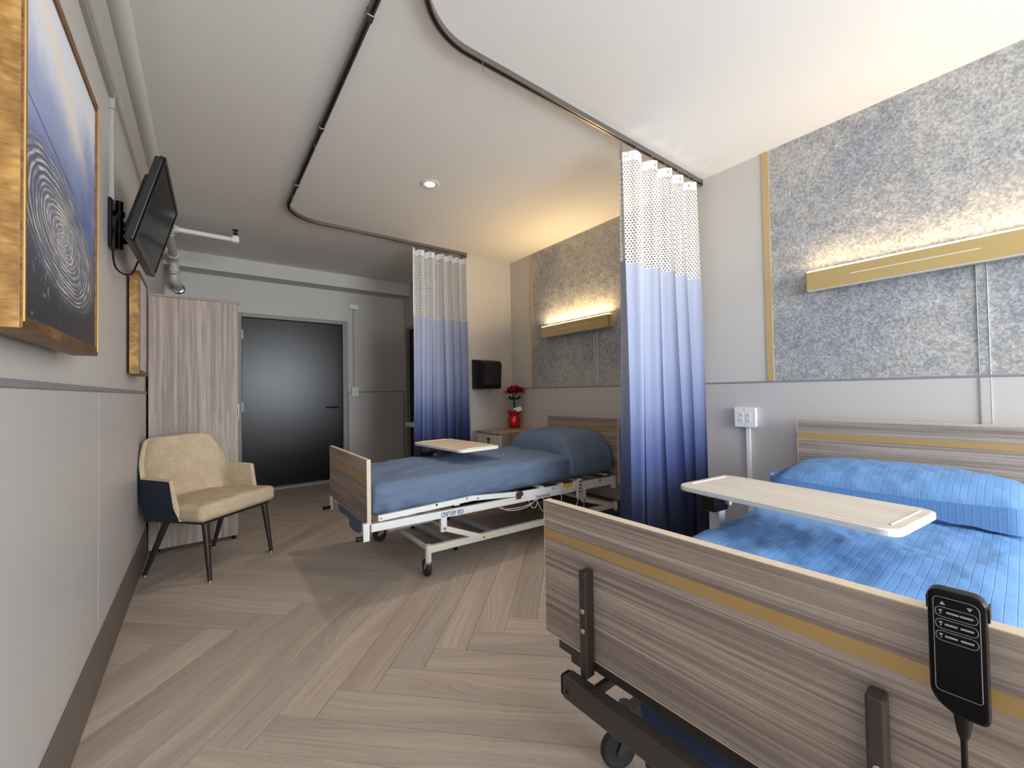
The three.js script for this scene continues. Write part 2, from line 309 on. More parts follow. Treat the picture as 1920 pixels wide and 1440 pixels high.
const wallA = struct('wall_alcove', [B(NX, RIGHT, 0, H, NZ - 0.1, NZ, 0), B(NX, NX + 0.1, 0, H, D2.z1, NZ - 0.1, 0), B(NX, NX + 0.1, 0, H, BACK, D2.z0, 0), B(NX, NX + 0.1, D2.y1, H, D2.z0, D2.z1, 0)], M.paint, 'short projecting wall carrying the black towel dispenser', 'wall');
struct('beam', B(LEFT, NX, 2.604, H, BACK, -5.714, 0.004), M.paint, 'boxed beam along the top of the far wall above the dark door', 'beam');
// window behind the viewer
{
  const w = struct('window_1', [B(WIN.x0, WIN.x1, WIN.y0, WIN.y0 + 0.06, REAR + 0.02, REAR + 0.08), B(WIN.x0, WIN.x1, WIN.y1 - 0.06, WIN.y1, REAR + 0.02, REAR + 0.08), B(WIN.x0, WIN.x0 + 0.06, WIN.y0, WIN.y1, REAR + 0.02, REAR + 0.08), B(WIN.x1 - 0.06, WIN.x1, WIN.y0, WIN.y1, REAR + 0.02, REAR + 0.08)], M.white, 'white framed window behind the viewer', 'window');
  for (let i = 0; i < 2; i++) { const a = mix(WIN.x0 + 0.06, WIN.x1 - 0.06, i / 2), b = mix(WIN.x0 + 0.06, WIN.x1 - 0.06, (i + 1) / 2); obj('pane', B(a, b, WIN.y0 + 0.06, WIN.y1 - 0.06, REAR + 0.06, REAR + 0.064, 0), M.glass, w); }
  obj('window_sill', B(WIN.x0 - 0.04, WIN.x1 + 0.04, WIN.y0 - 0.03, WIN.y0, REAR - 0.06, REAR + 0.08, 0.004), M.white, w);
}
// wainscot sheets, each a part of its wall
for (const [z0, z1] of [[-4.075, -2.374], [-2.370, -0.6], [-0.596, REAR]]) obj('wall_panel', B(LEFT, LEFT + 0.007, 0.02, 1.198, z0, z1, 0.002), M.panel, wallL);
for (const [z0, z1] of [[NZ, -2.72], [-2.716, -0.219], [-0.215, REAR]]) obj('wall_panel', B(RIGHT - 0.005, RIGHT, 0.02, 1.203, z0, z1, 0.0015), M.panel, wallR);
obj('wall_panel', B(1.615, 2.412, 0.02, 1.196, BACK, BACK + 0.006, 0.0015), M.panel, wallB);
struct('trim_1', B(LEFT, LEFT + 0.012, 1.198, 1.218, -4.075, REAR, 0.003), M.rail, 'grey rail along the left wall under the framed print', 'trim');
struct('trim_2', B(RIGHT - 0.008, RIGHT, 1.203, 1.215, NZ, REAR, 0.002), M.rail, 'thin grey rail along the right wall above the headboards', 'trim');
struct('trim_3', [B(1.6, 2.425, 1.196, 1.208, BACK, BACK + 0.009, 0.002), B(1.6, 1.612, 0.02, 1.2, BACK, BACK + 0.009, 0.002), B(2.413, 2.425, 0.02, 1.2, BACK, BACK + 0.009, 0.002)], M.railDark, 'thin dark edging round the wall sheet beside the dark door', 'trim');
struct('baseboard_left', B(LEFT + 0.007, LEFT + 0.013, 0, 0.212, -4.075, REAR, 0.003), M.base, 'tall brown-grey vinyl base along the left wall', 'baseboard');
struct('baseboard_right', B(RIGHT - 0.011, RIGHT - 0.005, 0, 0.15, NZ, REAR, 0.003), M.base, 'brown-grey vinyl base along the right wall', 'baseboard');
struct('baseboard_back', B(1.63, NX, 0, 0.15, BACK + 0.006, BACK + 0.012, 0.003), M.base, 'brown-grey vinyl base beside the dark door', 'baseboard');
struct('baseboard_alcove', B(NX, RIGHT - 0.012, 0, 0.15, NZ, NZ + 0.006, 0.003), M.base, 'brown-grey vinyl base on the projecting wall', 'baseboard');
// textured wallpaper fields and gold edge strips on the right wall
function field(z0, z1, g, lab) {
  obj('wallpaper', B(RIGHT - 0.003, RIGHT, 1.215, H, z0, z1, 0), M.paper, wallR, 2, [rr(0, 1), 0]);
  struct('trim_' + g, B(RIGHT - 0.007, RIGHT, 1.215, H, z0 - (g % 2 ? 0.042 : 0.036), z0, 0.0015), M.gold, lab, 'trim');
  struct('trim_' + (g + 2), B(RIGHT - 0.007, RIGHT, 1.215, H, z1, z1 + 0.04, 0.0015), M.gold, lab.replace('left', 'right'), 'trim');
}
field(-1.148, 0.235, 5, 'upright gold strip at the left edge of the near wallpaper field');
field(-3.668, -2.262, 8, 'upright gold strip at the left edge of the far wallpaper field');
// ---- doors
{
  const d = struct('door_1', B(D1.x0 + 0.018, D1.x1 - 0.018, 0.014, D1.y1 - 0.004, BACK - 0.06, BACK - 0.015, 0.003), M.doorDark, 'wide black-brown entrance door in a grey metal frame', 'door');
  obj('door_frame', [B(D1.x0 - 0.05, D1.x0 + 0.016, 0, D1.y1 + 0.05, BACK - 0.09, BACK + 0.018, 0.004), B(D1.x1 - 0.016, D1.x1 + 0.05, 0, D1.y1 + 0.05, BACK - 0.09, BACK + 0.018, 0.004), B(D1.x0 + 0.016, D1.x1 - 0.016, D1.y1, D1.y1 + 0.05, BACK - 0.09, BACK + 0.018, 0.004)], M.doorFrame, d);
  for (const y of [1.93, 1.04, 0.28]) { const h = obj('hinge', [cyl(V(D1.x0 + 0.018, y - 0.057, BACK - 0.006), V(D1.x0 + 0.018, y + 0.057, BACK - 0.006), 0.009, 0.009, 12), B(D1.x0 + 0.012, D1.x0 + 0.034, y - 0.055, y + 0.055, BACK - 0.016, BACK - 0.012, 0.001)], std(C(150, 148, 145), 0.4, 0.7), d); }
  const hd = obj('handle', [cyl(V(1.47, 1.0, BACK - 0.016), V(1.47, 1.0, BACK + 0.045), 0.011), tube([[1.475, 1.0, BACK + 0.045], [1.44, 1.0, BACK + 0.047], [1.36, 1.002, BACK + 0.046], [1.33, 1.001, BACK + 0.04]], 0.0095, 20, 10)], M.black, d);
  obj('rose', cyl(V(1.47, 1.0, BACK - 0.016), V(1.47, 1.0, BACK - 0.006), 0.028), M.black, hd);
  obj('latch_plate', B(D1.x1 - 0.021, D1.x1 - 0.017, 0.94, 1.08, BACK - 0.05, BACK - 0.014, 0.001), M.black, d);
  struct('trim_4', B(D1.x0 + 0.016, D1.x1 - 0.016, 0, 0.011, BACK - 0.09, BACK + 0.085, 0.003), M.threshold, 'pale metal strip added for the light under the dark entrance door', 'trim');  // pale strip added to stand for corridor light reflecting under the door
}
{
  const d = struct('door_2', B(NX + 0.03, NX + 0.07, 0.012, D2.y1 - 0.03, D2.z0 + 0.03, D2.z1 - 0.03, 0.003), M.doorDark, 'dark narrow door on the side wall behind the far curtain', 'door');
  obj('door_frame', [B(NX - 0.012, NX + 0.1, 0, D2.y1 + 0.02, D2.z0 - 0.02, D2.z0 + 0.028, 0.003), B(NX - 0.012, NX + 0.1, 0, D2.y1 + 0.02, D2.z1 - 0.028, D2.z1 + 0.02, 0.003), B(NX - 0.012, NX + 0.1, D2.y1 - 0.028, D2.y1 + 0.02, D2.z0 + 0.028, D2.z1 - 0.028, 0.003)], M.doorFrame, d);
}

// ================================================================ LAMPS
function sconce(z0, z1, label, power) {
  const t = thing('wall_sconce', label, 'wall lamp', [0, 0, 0], 0, 'brass bar lamps above the beds');
  const x0 = 2.998, x1 = RIGHT - 0.003, y0 = 1.766, y1 = 1.878;
  obj('housing', [B(x0, x0 + 0.006, y0, y1, z0, z1, 0.0015), B(x0, x1 - 0.012, y0, y1, z0, z0 + 0.005, 0.001), B(x0, x1 - 0.012, y0, y1, z1 - 0.005, z1, 0.001), B(x1 - 0.014, x1, y0 + 0.01, y1 - 0.012, z0 + 0.02, z1 - 0.02, 0.001), B(x0 + 0.005, x1 - 0.014, y0 + 0.02, y0 + 0.026, z0 + 0.004, z1 - 0.004, 0)], M.brass, t, 2);
  obj('light_strip', B(x0 + 0.003, x0 + 0.034, y1 - 0.006, y1 + 0.009, z0 + 0.004, z1 - 0.004, 0.003), M.lampGlow, t);
  obj('inner_tray', B(x0 + 0.034, x1 - 0.014, y1 - 0.014, y1 - 0.01, z0 + 0.005, z1 - 0.005, 0), M.brass, t, 2);
  obj('lower_lens', B(x0 + 0.004, x1 - 0.03, y0 - 0.004, y0 + 0.006, z0 + 0.006, z1 - 0.006, 0.001), M.lens, t);
  obj('front_slot', B(x0 - 0.0015, x0 + 0.001, 1.823, 1.8275, z0 + 0.22, z0 + 0.72, 0.0006), M.lens, t);
  const l = new THREE.RectAreaLight(WARM, power, z1 - z0 - 0.02, 0.03);
  l.position.set(x0 + 0.0185, y1 + 0.012, (z0 + z1) / 2); l.up.set(1, 0, 0);
  l.lookAt(x0 + 0.0185 - 0.4, y1 + 1.012, (z0 + z1) / 2);
  t.add(l);
  return t;
}
sconce(-3.440, -2.490, 'brass bar wall lamp above the far bed', 125);
sconce(-0.930, 0.020, 'brass bar wall lamp above the near bed', 44);
{
  const t = thing('recessed_downlight', 'small lit recessed light in the ceiling over the far bed', 'ceiling light', [1.392, H, -2.866]);
  obj('trim_ring', lathe([[0.036, -0.001], [0.052, -0.006], [0.068, -0.005], [0.072, 0.0]], 40), M.white, t);
  obj('light_lens', cyl(V(0, -0.0035, 0), V(0, -0.0005, 0), 0.038, 0.038, 32), M.down, t);
  const s = new THREE.SpotLight(C(255, 238, 220), 3.5, 0, 1.1, 0.8, 2); s.position.set(0, -0.012, 0); s.target.position.set(0, -2, 0); s.castShadow = true; s.shadow.radius = 2.5; t.add(s, s.target);
}

// ================================================================ LEFT WALL
{ // big print
  const z0 = -1.808, z1 = -1.144, y0 = 1.303, y1 = 2.097, xb = LEFT + 0.03, xf = -0.268;
  const t = thing('framed_print', 'large framed print of ripples on blue water with gilded sides', 'picture', [0, 0, 0]);
  for (const [p, q] of [[z1 - 0.012, z1], [z0, z0 + 0.012]]) obj('frame_side', B(xb, xf - 0.004, y0, y1, p, q, 0.001), M.leaf, t, 1);
  for (const [p, q] of [[y0, y0 + 0.012], [y1 - 0.012, y1]]) obj('frame_rail', B(xb, xf - 0.004, p, q, z0 + 0.012, z1 - 0.012, 0.001), M.frameWood, t, 2);
  const fr = obj('frame_face', [B(xf - 0.006, xf, y0, y0 + 0.026, z0, z1, 0.002), B(xf - 0.006, xf, y1 - 0.026, y1, z0, z1, 0.002), B(xf - 0.006, xf, y0 + 0.026, y1 - 0.026, z0, z0 + 0.02, 0.002), B(xf - 0.006, xf, y0 + 0.026, y1 - 0.026, z1 - 0.02, z1, 0.002)], M.frameWood, t, 2);
  for (const [p, q] of [[z0 + 0.006, z0 + 0.0095], [z1 - 0.007, z1 - 0.001]]) obj('gold_lip', B(xf - 0.002, xf + 0.002, y0 + 0.012, y1 - 0.012, p, q, 0.001), M.frameGold, fr);
  const g = new THREE.PlaneGeometry(z1 - z0 - 0.04, y1 - y0 - 0.052).rotateY(Math.PI / 2).translate(xf - 0.005, (y0 + y1) / 2, (z0 + z1) / 2);
  obj('print', keep(g), M.art, t);
  obj('backing_board', B(xf - 0.014, xf - 0.006, y0 + 0.012, y1 - 0.012, z0 + 0.012, z1 - 0.012, 0), M.base, t);
  obj('hanging_cleat', B(LEFT, xb + 0.004, y1 - 0.1, y1 - 0.07, z0 + 0.1, z1 - 0.1, 0.002), M.base, t);
}
{ // small frame
  const z0 = -3.556, z1 = -3.146, y0 = 1.308, y1 = 1.9, xb = LEFT + 0.014, xf = -0.296;
  const t = thing('framed_print', 'small gold-sided framed picture on the wall beside the wardrobe', 'picture', [0, 0, 0]);
  for (const [p, q] of [[z1 - 0.012, z1], [z0, z0 + 0.012]]) obj('frame_side', B(xb, xf - 0.003, y0, y1, p, q, 0.001), M.leaf, t, 1);
  for (const [p, q] of [[y0, y0 + 0.012], [y1 - 0.012, y1]]) obj('frame_rail', B(xb, xf - 0.003, p, q, z0 + 0.012, z1 - 0.012, 0.001), M.frameWood, t, 2);
  obj('frame_face', [B(xf - 0.004, xf, y0, y0 + 0.025, z0, z1, 0.002), B(xf - 0.004, xf, y1 - 0.025, y1, z0, z1, 0.002), B(xf - 0.004, xf, y0 + 0.025, y1 - 0.025, z0, z0 + 0.06, 0.002), B(xf - 0.004, xf, y0 + 0.025, y1 - 0.025, z1 - 0.02, z1, 0.002)], M.frameWood, t, 2);
  obj('picture', B(xf - 0.008, xf - 0.003, y0 + 0.014, y1 - 0.014, z0 + 0.014, z1 - 0.014, 0), M.paleArt, t);
  obj('hanging_cleat', B(LEFT, xb + 0.004, y1 - 0.08, y1 - 0.05, z0 + 0.08, z1 - 0.08, 0.002), M.base, t);
}
{ // television: local x along its width (towards the far wall), y up its height, z out of the screen
  const w = 0.70, h = 0.42, t = thing('television', 'black flat television tilted down on a wall arm above the chair', 'television', [-0.1905, 2.075, -2.81]);
  t.rotation.order = 'YXZ'; t.rotation.y = Math.PI / 2 - 0.0205; t.rotation.x = 0.26; // z local -> +x world, then tilts down
  obj('back_shell', [extr(roundedRect(w, h, 0.012), 0.032, 0.005).translate(0, 0, -0.036), extr(roundedRect(w * 0.8, h * 0.72, 0.03), 0.03, 0.012, 3).translate(0, -0.01, -0.062)], M.tvBody, t);
  const hole = new THREE.Path(); const hw = w / 2 - 0.016, hh = h / 2; hole.moveTo(-hw, -hh + 0.024); hole.lineTo(-hw, hh - 0.016); hole.lineTo(hw, hh - 0.016); hole.lineTo(hw, -hh + 0.024); hole.closePath();
  obj('bezel', extr(roundedRect(w, h, 0.01, hole), 0.008, 0.0018).translate(0, 0, -0.004), M.blackGloss, t);
  obj('screen', B(-hw - 0.002, hw + 0.002, -hh + 0.022, hh - 0.014, -0.004, 0.0005, 0), M.tvScreen, t);
  obj('top_lip', B(-w / 2, w / 2, h / 2 - 0.003, h / 2 + 0.006, -0.02, 0.003, 0.002), M.tvBody, t);
}
{ // wall arm
  const t = thing('tv_wall_mount', 'black swivel wall arm holding the television', 'tv mount', [0, 0, 0]);
  obj('wall_plate', B(LEFT, LEFT + 0.014, 1.87, 2.1, -2.69, -2.6, 0.004), M.black, t);
  obj('pivot_post', [cyl(V(LEFT + 0.034, 1.87, -2.645), V(LEFT + 0.034, 2.1, -2.645), 0.014), cyl(V(LEFT + 0.034, 2.03, -2.645), V(LEFT + 0.034, 2.05, -2.645), 0.02), cyl(V(LEFT + 0.034, 1.95, -2.645), V(LEFT + 0.034, 1.965, -2.645), 0.02)], M.blackGloss, t);
  for (const y of [1.99, 1.915]) obj('arm', bar(V(LEFT + 0.036, y, -2.645), V(-0.272, y + 0.045, -2.79), 0.026, 0.03), M.black, t);
  obj('tilt_head', [B(-0.29, -0.258, 1.93, 2.12, -2.86, -2.76, 0.006)], M.black, t);
  obj('power_cord', tube([[LEFT + 0.03, 2.02, -2.6], [LEFT + 0.04, 1.99, -2.53], [LEFT + 0.03, 1.93, -2.56], [LEFT + 0.02, 1.85, -2.58], [LEFT + 0.025, 1.78, -2.62], [LEFT + 0.05, 1.765, -2.68], [-0.285, 1.79, -2.74], [-0.268, 1.86, -2.78]], 0.004, 60, 6), M.black, t);
}
{ // painted raceway: along the wall under the ceiling, then down to the arm
  tag(obj('cable_raceway', B(LEFT, LEFT + 0.018, 2.578, 2.602, -2.627, REAR, 0.002), M.raceway), 'painted cable raceway running along the left wall just under the ceiling', 'raceway');
  const t = thing('cable_raceway', 'short upright cable raceway dropping to the television arm', 'raceway', [0, 0, 0]);
  obj('channel', B(LEFT, LEFT + 0.018, 2.1, 2.53, -2.656, -2.634, 0.002), M.raceway, t);
  obj('elbow_cover', B(LEFT, LEFT + 0.021, 2.53, 2.604, -2.662, -2.628, 0.003), M.raceway, t);
}
{ // sprinkler main and branch
  const t = thing('sprinkler_pipe', 'grey painted sprinkler pipe along the left edge of the ceiling', 'pipe', [0, 0, 0]);
  const px = -0.254, py = 2.64;
  obj('main_pipe', cyl(V(px, py, REAR), V(px, py, -5.5), 0.034, 0.034, 24), M.pipe, t);
  obj('tee', [cyl(V(px, py, -4.5), V(px, py, -4.7), 0.043, 0.043, 24), cyl(V(px, py, -4.6), V(px + 0.075, py, -4.6), 0.034), cyl(V(px, py, -4.5), V(px, py, -4.52), 0.048), cyl(V(px, py, -4.68), V(px, py, -4.7), 0.048)], M.pipe, t);
  for (const [dz, r] of [[-4.55, 0.052], [-4.575, 0.055], [-4.62, 0.053], [-4.655, 0.055]]) obj('wire_wrap', new THREE.TorusGeometry(r, 0.004, 8, 32).rotateX(0.25 * Math.sin(dz * 50)).rotateY(0.3 * Math.sin(dz * 31)).translate(px, py, dz), M.pipe, t);
  obj('elbow', [tube([[px, py, -5.44], [px, py, -5.54], [px, py - 0.03, -5.6], [px, py - 0.1, -5.62], [px, py - 0.16, -5.62]], 0.038, 30, 20), cyl(V(px, py, -5.42), V(px, py, -5.45), 0.047), cyl(V(px, py - 0.1, -5.62), V(px, py - 0.13, -5.62), 0.047), tube([[px, py - 0.16, -5.62], [px + 0.004, py - 0.21, -5.63], [px + 0.015, py - 0.235, -5.67], [px + 0.02, py - 0.24, -5.75]], 0.04, 24, 20)], M.pipe, t);
  obj('wall_stub', cyl(V(px + 0.02, py - 0.24, -5.72), V(px + 0.02, py - 0.24, BACK), 0.033), M.pipe, t);
  obj('escutcheon', lathe([[0.034, 0.014], [0.05, 0.012], [0.062, 0.004], [0.062, 0]], 32).rotateX(Math.PI / 2).translate(px + 0.02, py - 0.24, BACK), M.chrome, t);
  obj('branch_pipe', cyl(V(px + 0.06, py, -4.6), V(0.235, py - 0.005, -4.6), 0.0215), M.white, t);
  obj('branch_elbow', [cyl(V(0.205, py - 0.005, -4.6), V(0.262, py - 0.005, -4.6), 0.029), cyl(V(0.235, py - 0.03, -4.6), V(0.235, py + 0.03, -4.6), 0.029)], M.white, t);
  const hd = obj('sprinkler_head', [cyl(V(0.235, py + 0.03, -4.6), V(0.235, py + 0.06, -4.6), 0.013), cyl(V(0.235, py + 0.06, -4.6), V(0.235, py + 0.085, -4.6), 0.006), tube([[0.222, py + 0.055, -4.6], [0.216, py + 0.07, -4.6], [0.235, py + 0.088, -4.6], [0.254, py + 0.07, -4.6], [0.248, py + 0.055, -4.6]], 0.003, 20, 6)], M.black, t);
  obj('deflector', cyl(V(0.235, py + 0.088, -4.6), V(0.235, py + 0.091, -4.6), 0.026), M.black, hd);
}
{ // wardrobe: doors face right
  const x0 = LEFT + 0.018, x1 = 0.222, z0 = -5.0, z1 = -4.08;
  const t = thing('wardrobe', 'tall grey-wood wardrobe standing beside the dark door', 'wardrobe', [0, 0, 0]);
  obj('side_panel', B(x0, x1, 0.032, 1.938, z1 - 0.019, z1, 0.0015), M.wardrobe, t, 1);
  obj('side_panel', B(x0, x1, 0.032, 1.938, z0, z0 + 0.019, 0.0015), M.wardrobe, t, 1, [0.4, 0.2]);
  obj('back_panel', B(x0, x0 + 0.01, 0.05, 1.938, z0 + 0.019, z1 - 0.019, 0), M.wardrobe, t, 1);
  obj('bottom', B(x0 + 0.01, x1 - 0.02, 0.05, 0.07, z0 + 0.019, z1 - 0.019, 0), M.wardrobe, t, 2);
  obj('top', B(x0, x1 + 0.006, 1.938, 1.957, z0 - 0.004, z1 + 0.006, 0.002), M.wardrobe, t, 0, [0.7, 0.1]);
  for (let i = 0; i < 2; i++) {
    const a = mix(z0 + 0.001, z1 - 0.021, i / 2) + 0.001, b = mix(z0 + 0.001, z1 - 0.021, (i + 1) / 2) - 0.001;
    const d = obj('wardrobe_door', B(x1 - 0.019, x1, 0.07, 1.93, a, b, 0.0015), M.wardrobe, t, 1, [0.3 + i, 0.3]);
    obj('handle', tube([[x1, 0.95, i ? a + 0.04 : b - 0.04], [x1 + 0.025, 0.96, i ? a + 0.04 : b - 0.04], [x1 + 0.025, 1.09, i ? a + 0.04 : b - 0.04], [x1, 1.1, i ? a + 0.04 : b - 0.04]], 0.005, 24, 8), M.steel, d);
  }
  for (const [x, z] of [[x0 + 0.05, z1 - 0.04], [x1 - 0.03, z1 - 0.03], [x0 + 0.05, z0 + 0.04], [x1 - 0.03, z0 + 0.04]]) obj('foot', [cyl(V(x, 0, z), V(x, 0.012, z), 0.018, 0.016), cyl(V(x, 0.012, z), V(x, 0.052, z), 0.012)], M.black, t);
}
{ // armchair: local +z is the front
  const t = thing('armchair', 'tan suede armchair with navy outer shell and dark legs by the wardrobe', 'chair', [0.045, 0, -3.597], 0.7243);
  // plan of the shell, s in [-1, 1] from left arm front round the back to right arm front
  const plan = (s) => { const a = Math.abs(s), sg = Math.sign(s) || 1; if (a > 0.62) { const q = (a - 0.62) / 0.38; return [sg * mix(0.318, 0.322, q), mix(-0.16, 0.075, q)]; } const q = a / 0.62 * Math.PI / 2; return [sg * 0.318 * Math.pow(Math.sin(q), 0.8), -0.16 - 0.15 * Math.pow(Math.cos(q), 0.6)]; };
  const topY = (s) => { const a = Math.abs(s); return a > 0.56 ? mix(0.648, 0.636, (a - 0.56) / 0.44) : mix(0.648, 0.885, clamp((0.58 - a) / 0.22)) - 0.012 * sm(0.25, 0.37, a) * sm(0.48, 0.37, a); };
  const P = (s, v, out) => { // out 0 inner, 1 outer
    const [x, z] = plan(s), y0 = 0.385, y = mix(y0, topY(s), v), back = sm(0.65, 0.1, Math.abs(s)), up = (y - y0) / 0.5;
    const [xa, za] = plan(clamp(s - 0.01, -1, 1)), [xb, zb] = plan(clamp(s + 0.01, -1, 1)), l = Math.hypot(xb - xa, zb - za), nx = (zb - za) / l, nz = -(xb - xa) / l; // towards the outside
    const th = 0.042 * (1 - 0.35 * v), k = (out - 1) * th, tap = mix(0.84, 1, sm(0, 0.55, v)) ;
    const narrow = 1 - 0.2 * sm(0.64, 0.9, y) * back;
    let front = Math.abs(s) > 0.9 ? -0.05 * v * (Math.abs(s) - 0.9) / 0.1 : 0;
    return [(x + nx * k) * mix(0.93, 1, sm(0, 0.4, v)) * narrow, y, (z + nz * k) * 1 - back * 0.055 * up + front + 0.05 * back * (1 - sm(0, 0.3, v))];
  };
  const Q = (s, v, out) => P(s, v, out);
  const nS = 96, nV = 20;
  obj('outer_shell', keep(surf(nS, nV, (u, v) => Q(u * 2 - 1, v, 1), (u, v) => [u * 1.4, v * 0.5])), M.navy, t).material.side = THREE.DoubleSide;
  const inner = obj('inner_pad', [keep(surf(nS, nV, (u, v) => Q(1 - u * 2, v, 0), (u, v) => [u * 1.4, v * 0.5])), keep(surf(nS, 6, (u, v) => { const a = Q(u * 2 - 1, 1, 1), b = Q(u * 2 - 1, 1, 0), e = Math.sin(v * Math.PI) * 0.012; return [mix(a[0], b[0], v), mix(a[1], b[1], v) + e, mix(a[2], b[2], v)]; }, (u, v) => [u * 1.4, v * 0.05])),
    ...[-1, 1].map((s) => keep(surf(6, nV, (u, v) => { const a = Q(s, v, 1), b = Q(s, v, 0), e = Math.sin(u * Math.PI) * 0.014; const q = s > 0 ? u : 1 - u; return [mix(a[0], b[0], q), mix(a[1], b[1], q), mix(a[2], b[2], q) + e]; }, (u, v) => [u * 0.05, v * 0.4]))),
    ...[-1, 1].map((s) => keep(surf(6, 4, (u, v) => { const a = Q(s, 1, 1), b = Q(s, 1, 0), e = Math.sin(u * Math.PI), f = v * Math.PI / 2; return [mix(a[0], b[0], u), mix(a[1], b[1], u) + e * 0.012 * Math.sin(f), mix(a[2], b[2], u) + e * 0.014 * Math.cos(f)]; }, (u, v) => [u * 0.05, v * 0.02])))], M.suede, t);
  inner.material.side = THREE.DoubleSide;
  for (const s of [-0.57, 0.57]) obj('seam', tube(Array.from({ length: 8 }, (_, i) => Q(s, 0.2 + i * 0.11, -0.03)), 0.0022, 30, 6), M.suede, inner);
  const cu = soft(0.6, 0.095, 0.52, 26, 6, 24, 0.03, (x, y, z) => [x * -0.24 * sm(0.1, -0.26, z), y > 0 ? 0.014 * (1 - (x / 0.3) ** 2) * (1 - (z / 0.28) ** 2) + 0.012 * sm(-0.28, 0.28, z) : 0, 0]);
  obj('seat', cu.translate(0, 0.428, -0.012), M.suede, t);
  obj('seat_base', B(-0.27, 0.27, 0.362, 0.392, -0.25, 0.225, 0.008), M.leg, t);
  for (const [x, z, bx, bz] of [[-0.235, 0.2, -0.251, 0.253], [0.235, 0.2, 0.243, 0.256], [-0.215, -0.12, -0.25, -0.262], [0.215, -0.12, 0.253, -0.273]]) {
    const l = obj('leg', cyl(V(bx, 0.012, bz), V(x, 0.372, z), 0.0125, 0.021, 20), M.leg, t);
    obj('glide', cyl(V(bx, 0, bz), V(bx, 0.014, bz), 0.012, 0.011, 16), M.glide, l);
  }
}
// ---- control boxes by the entrance door
{
  const t = thing('sensor_box', 'small white box high on the wall right of the dark door', 'sensor', [1.687, 2.4, BACK]);
  obj('cover', extr(roundedRect(0.124, 0.068, 0.006), 0.045, 0.004), M.whitePlastic, t); obj('screw', cyl(V(0.05, -0.005, 0.044), V(0.05, -0.005, 0.0465), 0.004, 0.004, 10), M.glide, t);
  const r = tag(obj('wire_channel', B(1.677, 1.691, 1.27, 2.366, BACK, BACK + 0.011, 0.002), M.raceway), 'thin upright wire channel between the white box and the light switch', 'raceway');
  const s = thing('light_switch', 'white light switch on the wall beside the dark door', 'switch', [1.695, 1.207, BACK]);
  obj('back_box', extr(roundedRect(0.084, 0.128, 0.006), 0.03, 0.003), M.whitePlastic, s); obj('plate', extr(roundedRect(0.088, 0.132, 0.006), 0.008, 0.002).translate(0, 0, 0.03), M.whitePlastic, s);
  obj('rocker', extr(roundedRect(0.03, 0.066, 0.003), 0.008, 0.002).rotateX(0.06).translate(0, 0, 0.036), M.white, s);
}
// ================================================================ CURTAINS AND TRACKS
function sweep(path, prof) { // path [[x, z]...], prof [[across, y]...] closed
  const n = path.length, rings = path.map((p, i) => { const a = path[Math.max(0, i - 1)], b = path[Math.min(n - 1, i + 1)], l = Math.hypot(b[0] - a[0], b[1] - a[1]), nx = -(b[1] - a[1]) / l, nz = (b[0] - a[0]) / l; return prof.map(([c, y]) => [p[0] + nx * c, y, p[1] + nz * c]); });
  const pos = [], tri = (a, b, c) => pos.push(...a, ...b, ...c), m = prof.length;
  for (let i = 0; i < n - 1; i++) for (let j = 0; j < m; j++) { const k = (j + 1) % m; tri(rings[i][j], rings[i + 1][j], rings[i + 1][k]); tri(rings[i][j], rings[i + 1][k], rings[i][k]); }
  const g = new THREE.BufferGeometry(); g.setAttribute('position', new THREE.Float32BufferAttribute(pos, 3)); g.computeVertexNormals(); return toCreasedNormals(g, 0.6);
}
const chan = (w, y0, y1) => [[-w, y1], [w, y1], [w, y0], [0.004, y0], [0.004, y0 + 0.003], [w - 0.003, y0 + 0.003], [w - 0.003, y1 - 0.003], [-w + 0.003, y1 - 0.003], [-w + 0.003, y0 + 0.003], [-0.004, y0 + 0.003], [-0.004, y0], [-w, y0]];
function bend(cx, cz, r, a0, a1, n = 18) { return Array.from({ length: n + 1 }, (_, i) => { const a = mix(a0, a1, i / n); return [cx + r * Math.cos(a), cz + r * Math.sin(a)]; }); }
const TZ1 = -4.075, TZ2 = -1.62;
{
  const r = 0.3, xA = 0.558;
  const pathA = [[NX, TZ1], [1.6, TZ1], ...bend(xA + r, TZ1 + r, r, -Math.PI / 2, -Math.PI), [xA, -2.5], [xA, REAR]];
  const a = thing('curtain_track', 'ceiling curtain track bending round the far bed', 'curtain track', [0, 0, 0]);
  obj('channel', sweep(pathA, chan(0.0125, H - 0.03, H)), M.track, a);
  for (const z of [-1.7, -2.6, -3.42]) obj('splice', B(xA - 0.016, xA + 0.016, H - 0.034, H, z - 0.02, z + 0.02, 0.002), M.track, a);
  obj('wall_bracket', B(NX - 0.014, NX - 0.0005, H - 0.05, H, TZ1 - 0.02, TZ1 + 0.02, 0.002), M.steel, a);
  const xB = 0.65, rb = 0.34;
  const pathB = [[RIGHT, TZ2], [2, TZ2], [1.5, TZ2], ...bend(xB + rb, TZ2 + rb, rb, -Math.PI / 2, -Math.PI), [xB, REAR]];
  const b = thing('curtain_track', 'ceiling curtain track between the two beds', 'curtain track', [0, 0, 0]);
  obj('channel', sweep(pathB, chan(0.0125, H - 0.03, H)), M.track, b);
  obj('wall_bracket', B(RIGHT - 0.014, RIGHT - 0.0005, H - 0.05, H, TZ2 - 0.02, TZ2 + 0.02, 0.002), M.steel, b);
}
function hookGeo(x, y0, y1, z, s = 1) { return [tube([[x, y1, z], [x, mix(y0, y1, 0.35), z], [x + 0.004 * s, y0 + 0.006, z + 0.003], [x + 0.006 * s, y0 - 0.004, z + 0.004], [x + 0.001 * s, y0 - 0.012, z], [x - 0.006 * s, y0 - 0.004, z - 0.002]], 0.0014, 24, 5), cyl(V(x, y1 - 0.006, z), V(x, y1 + 0.004, z), 0.005, 0.005, 10)]; }
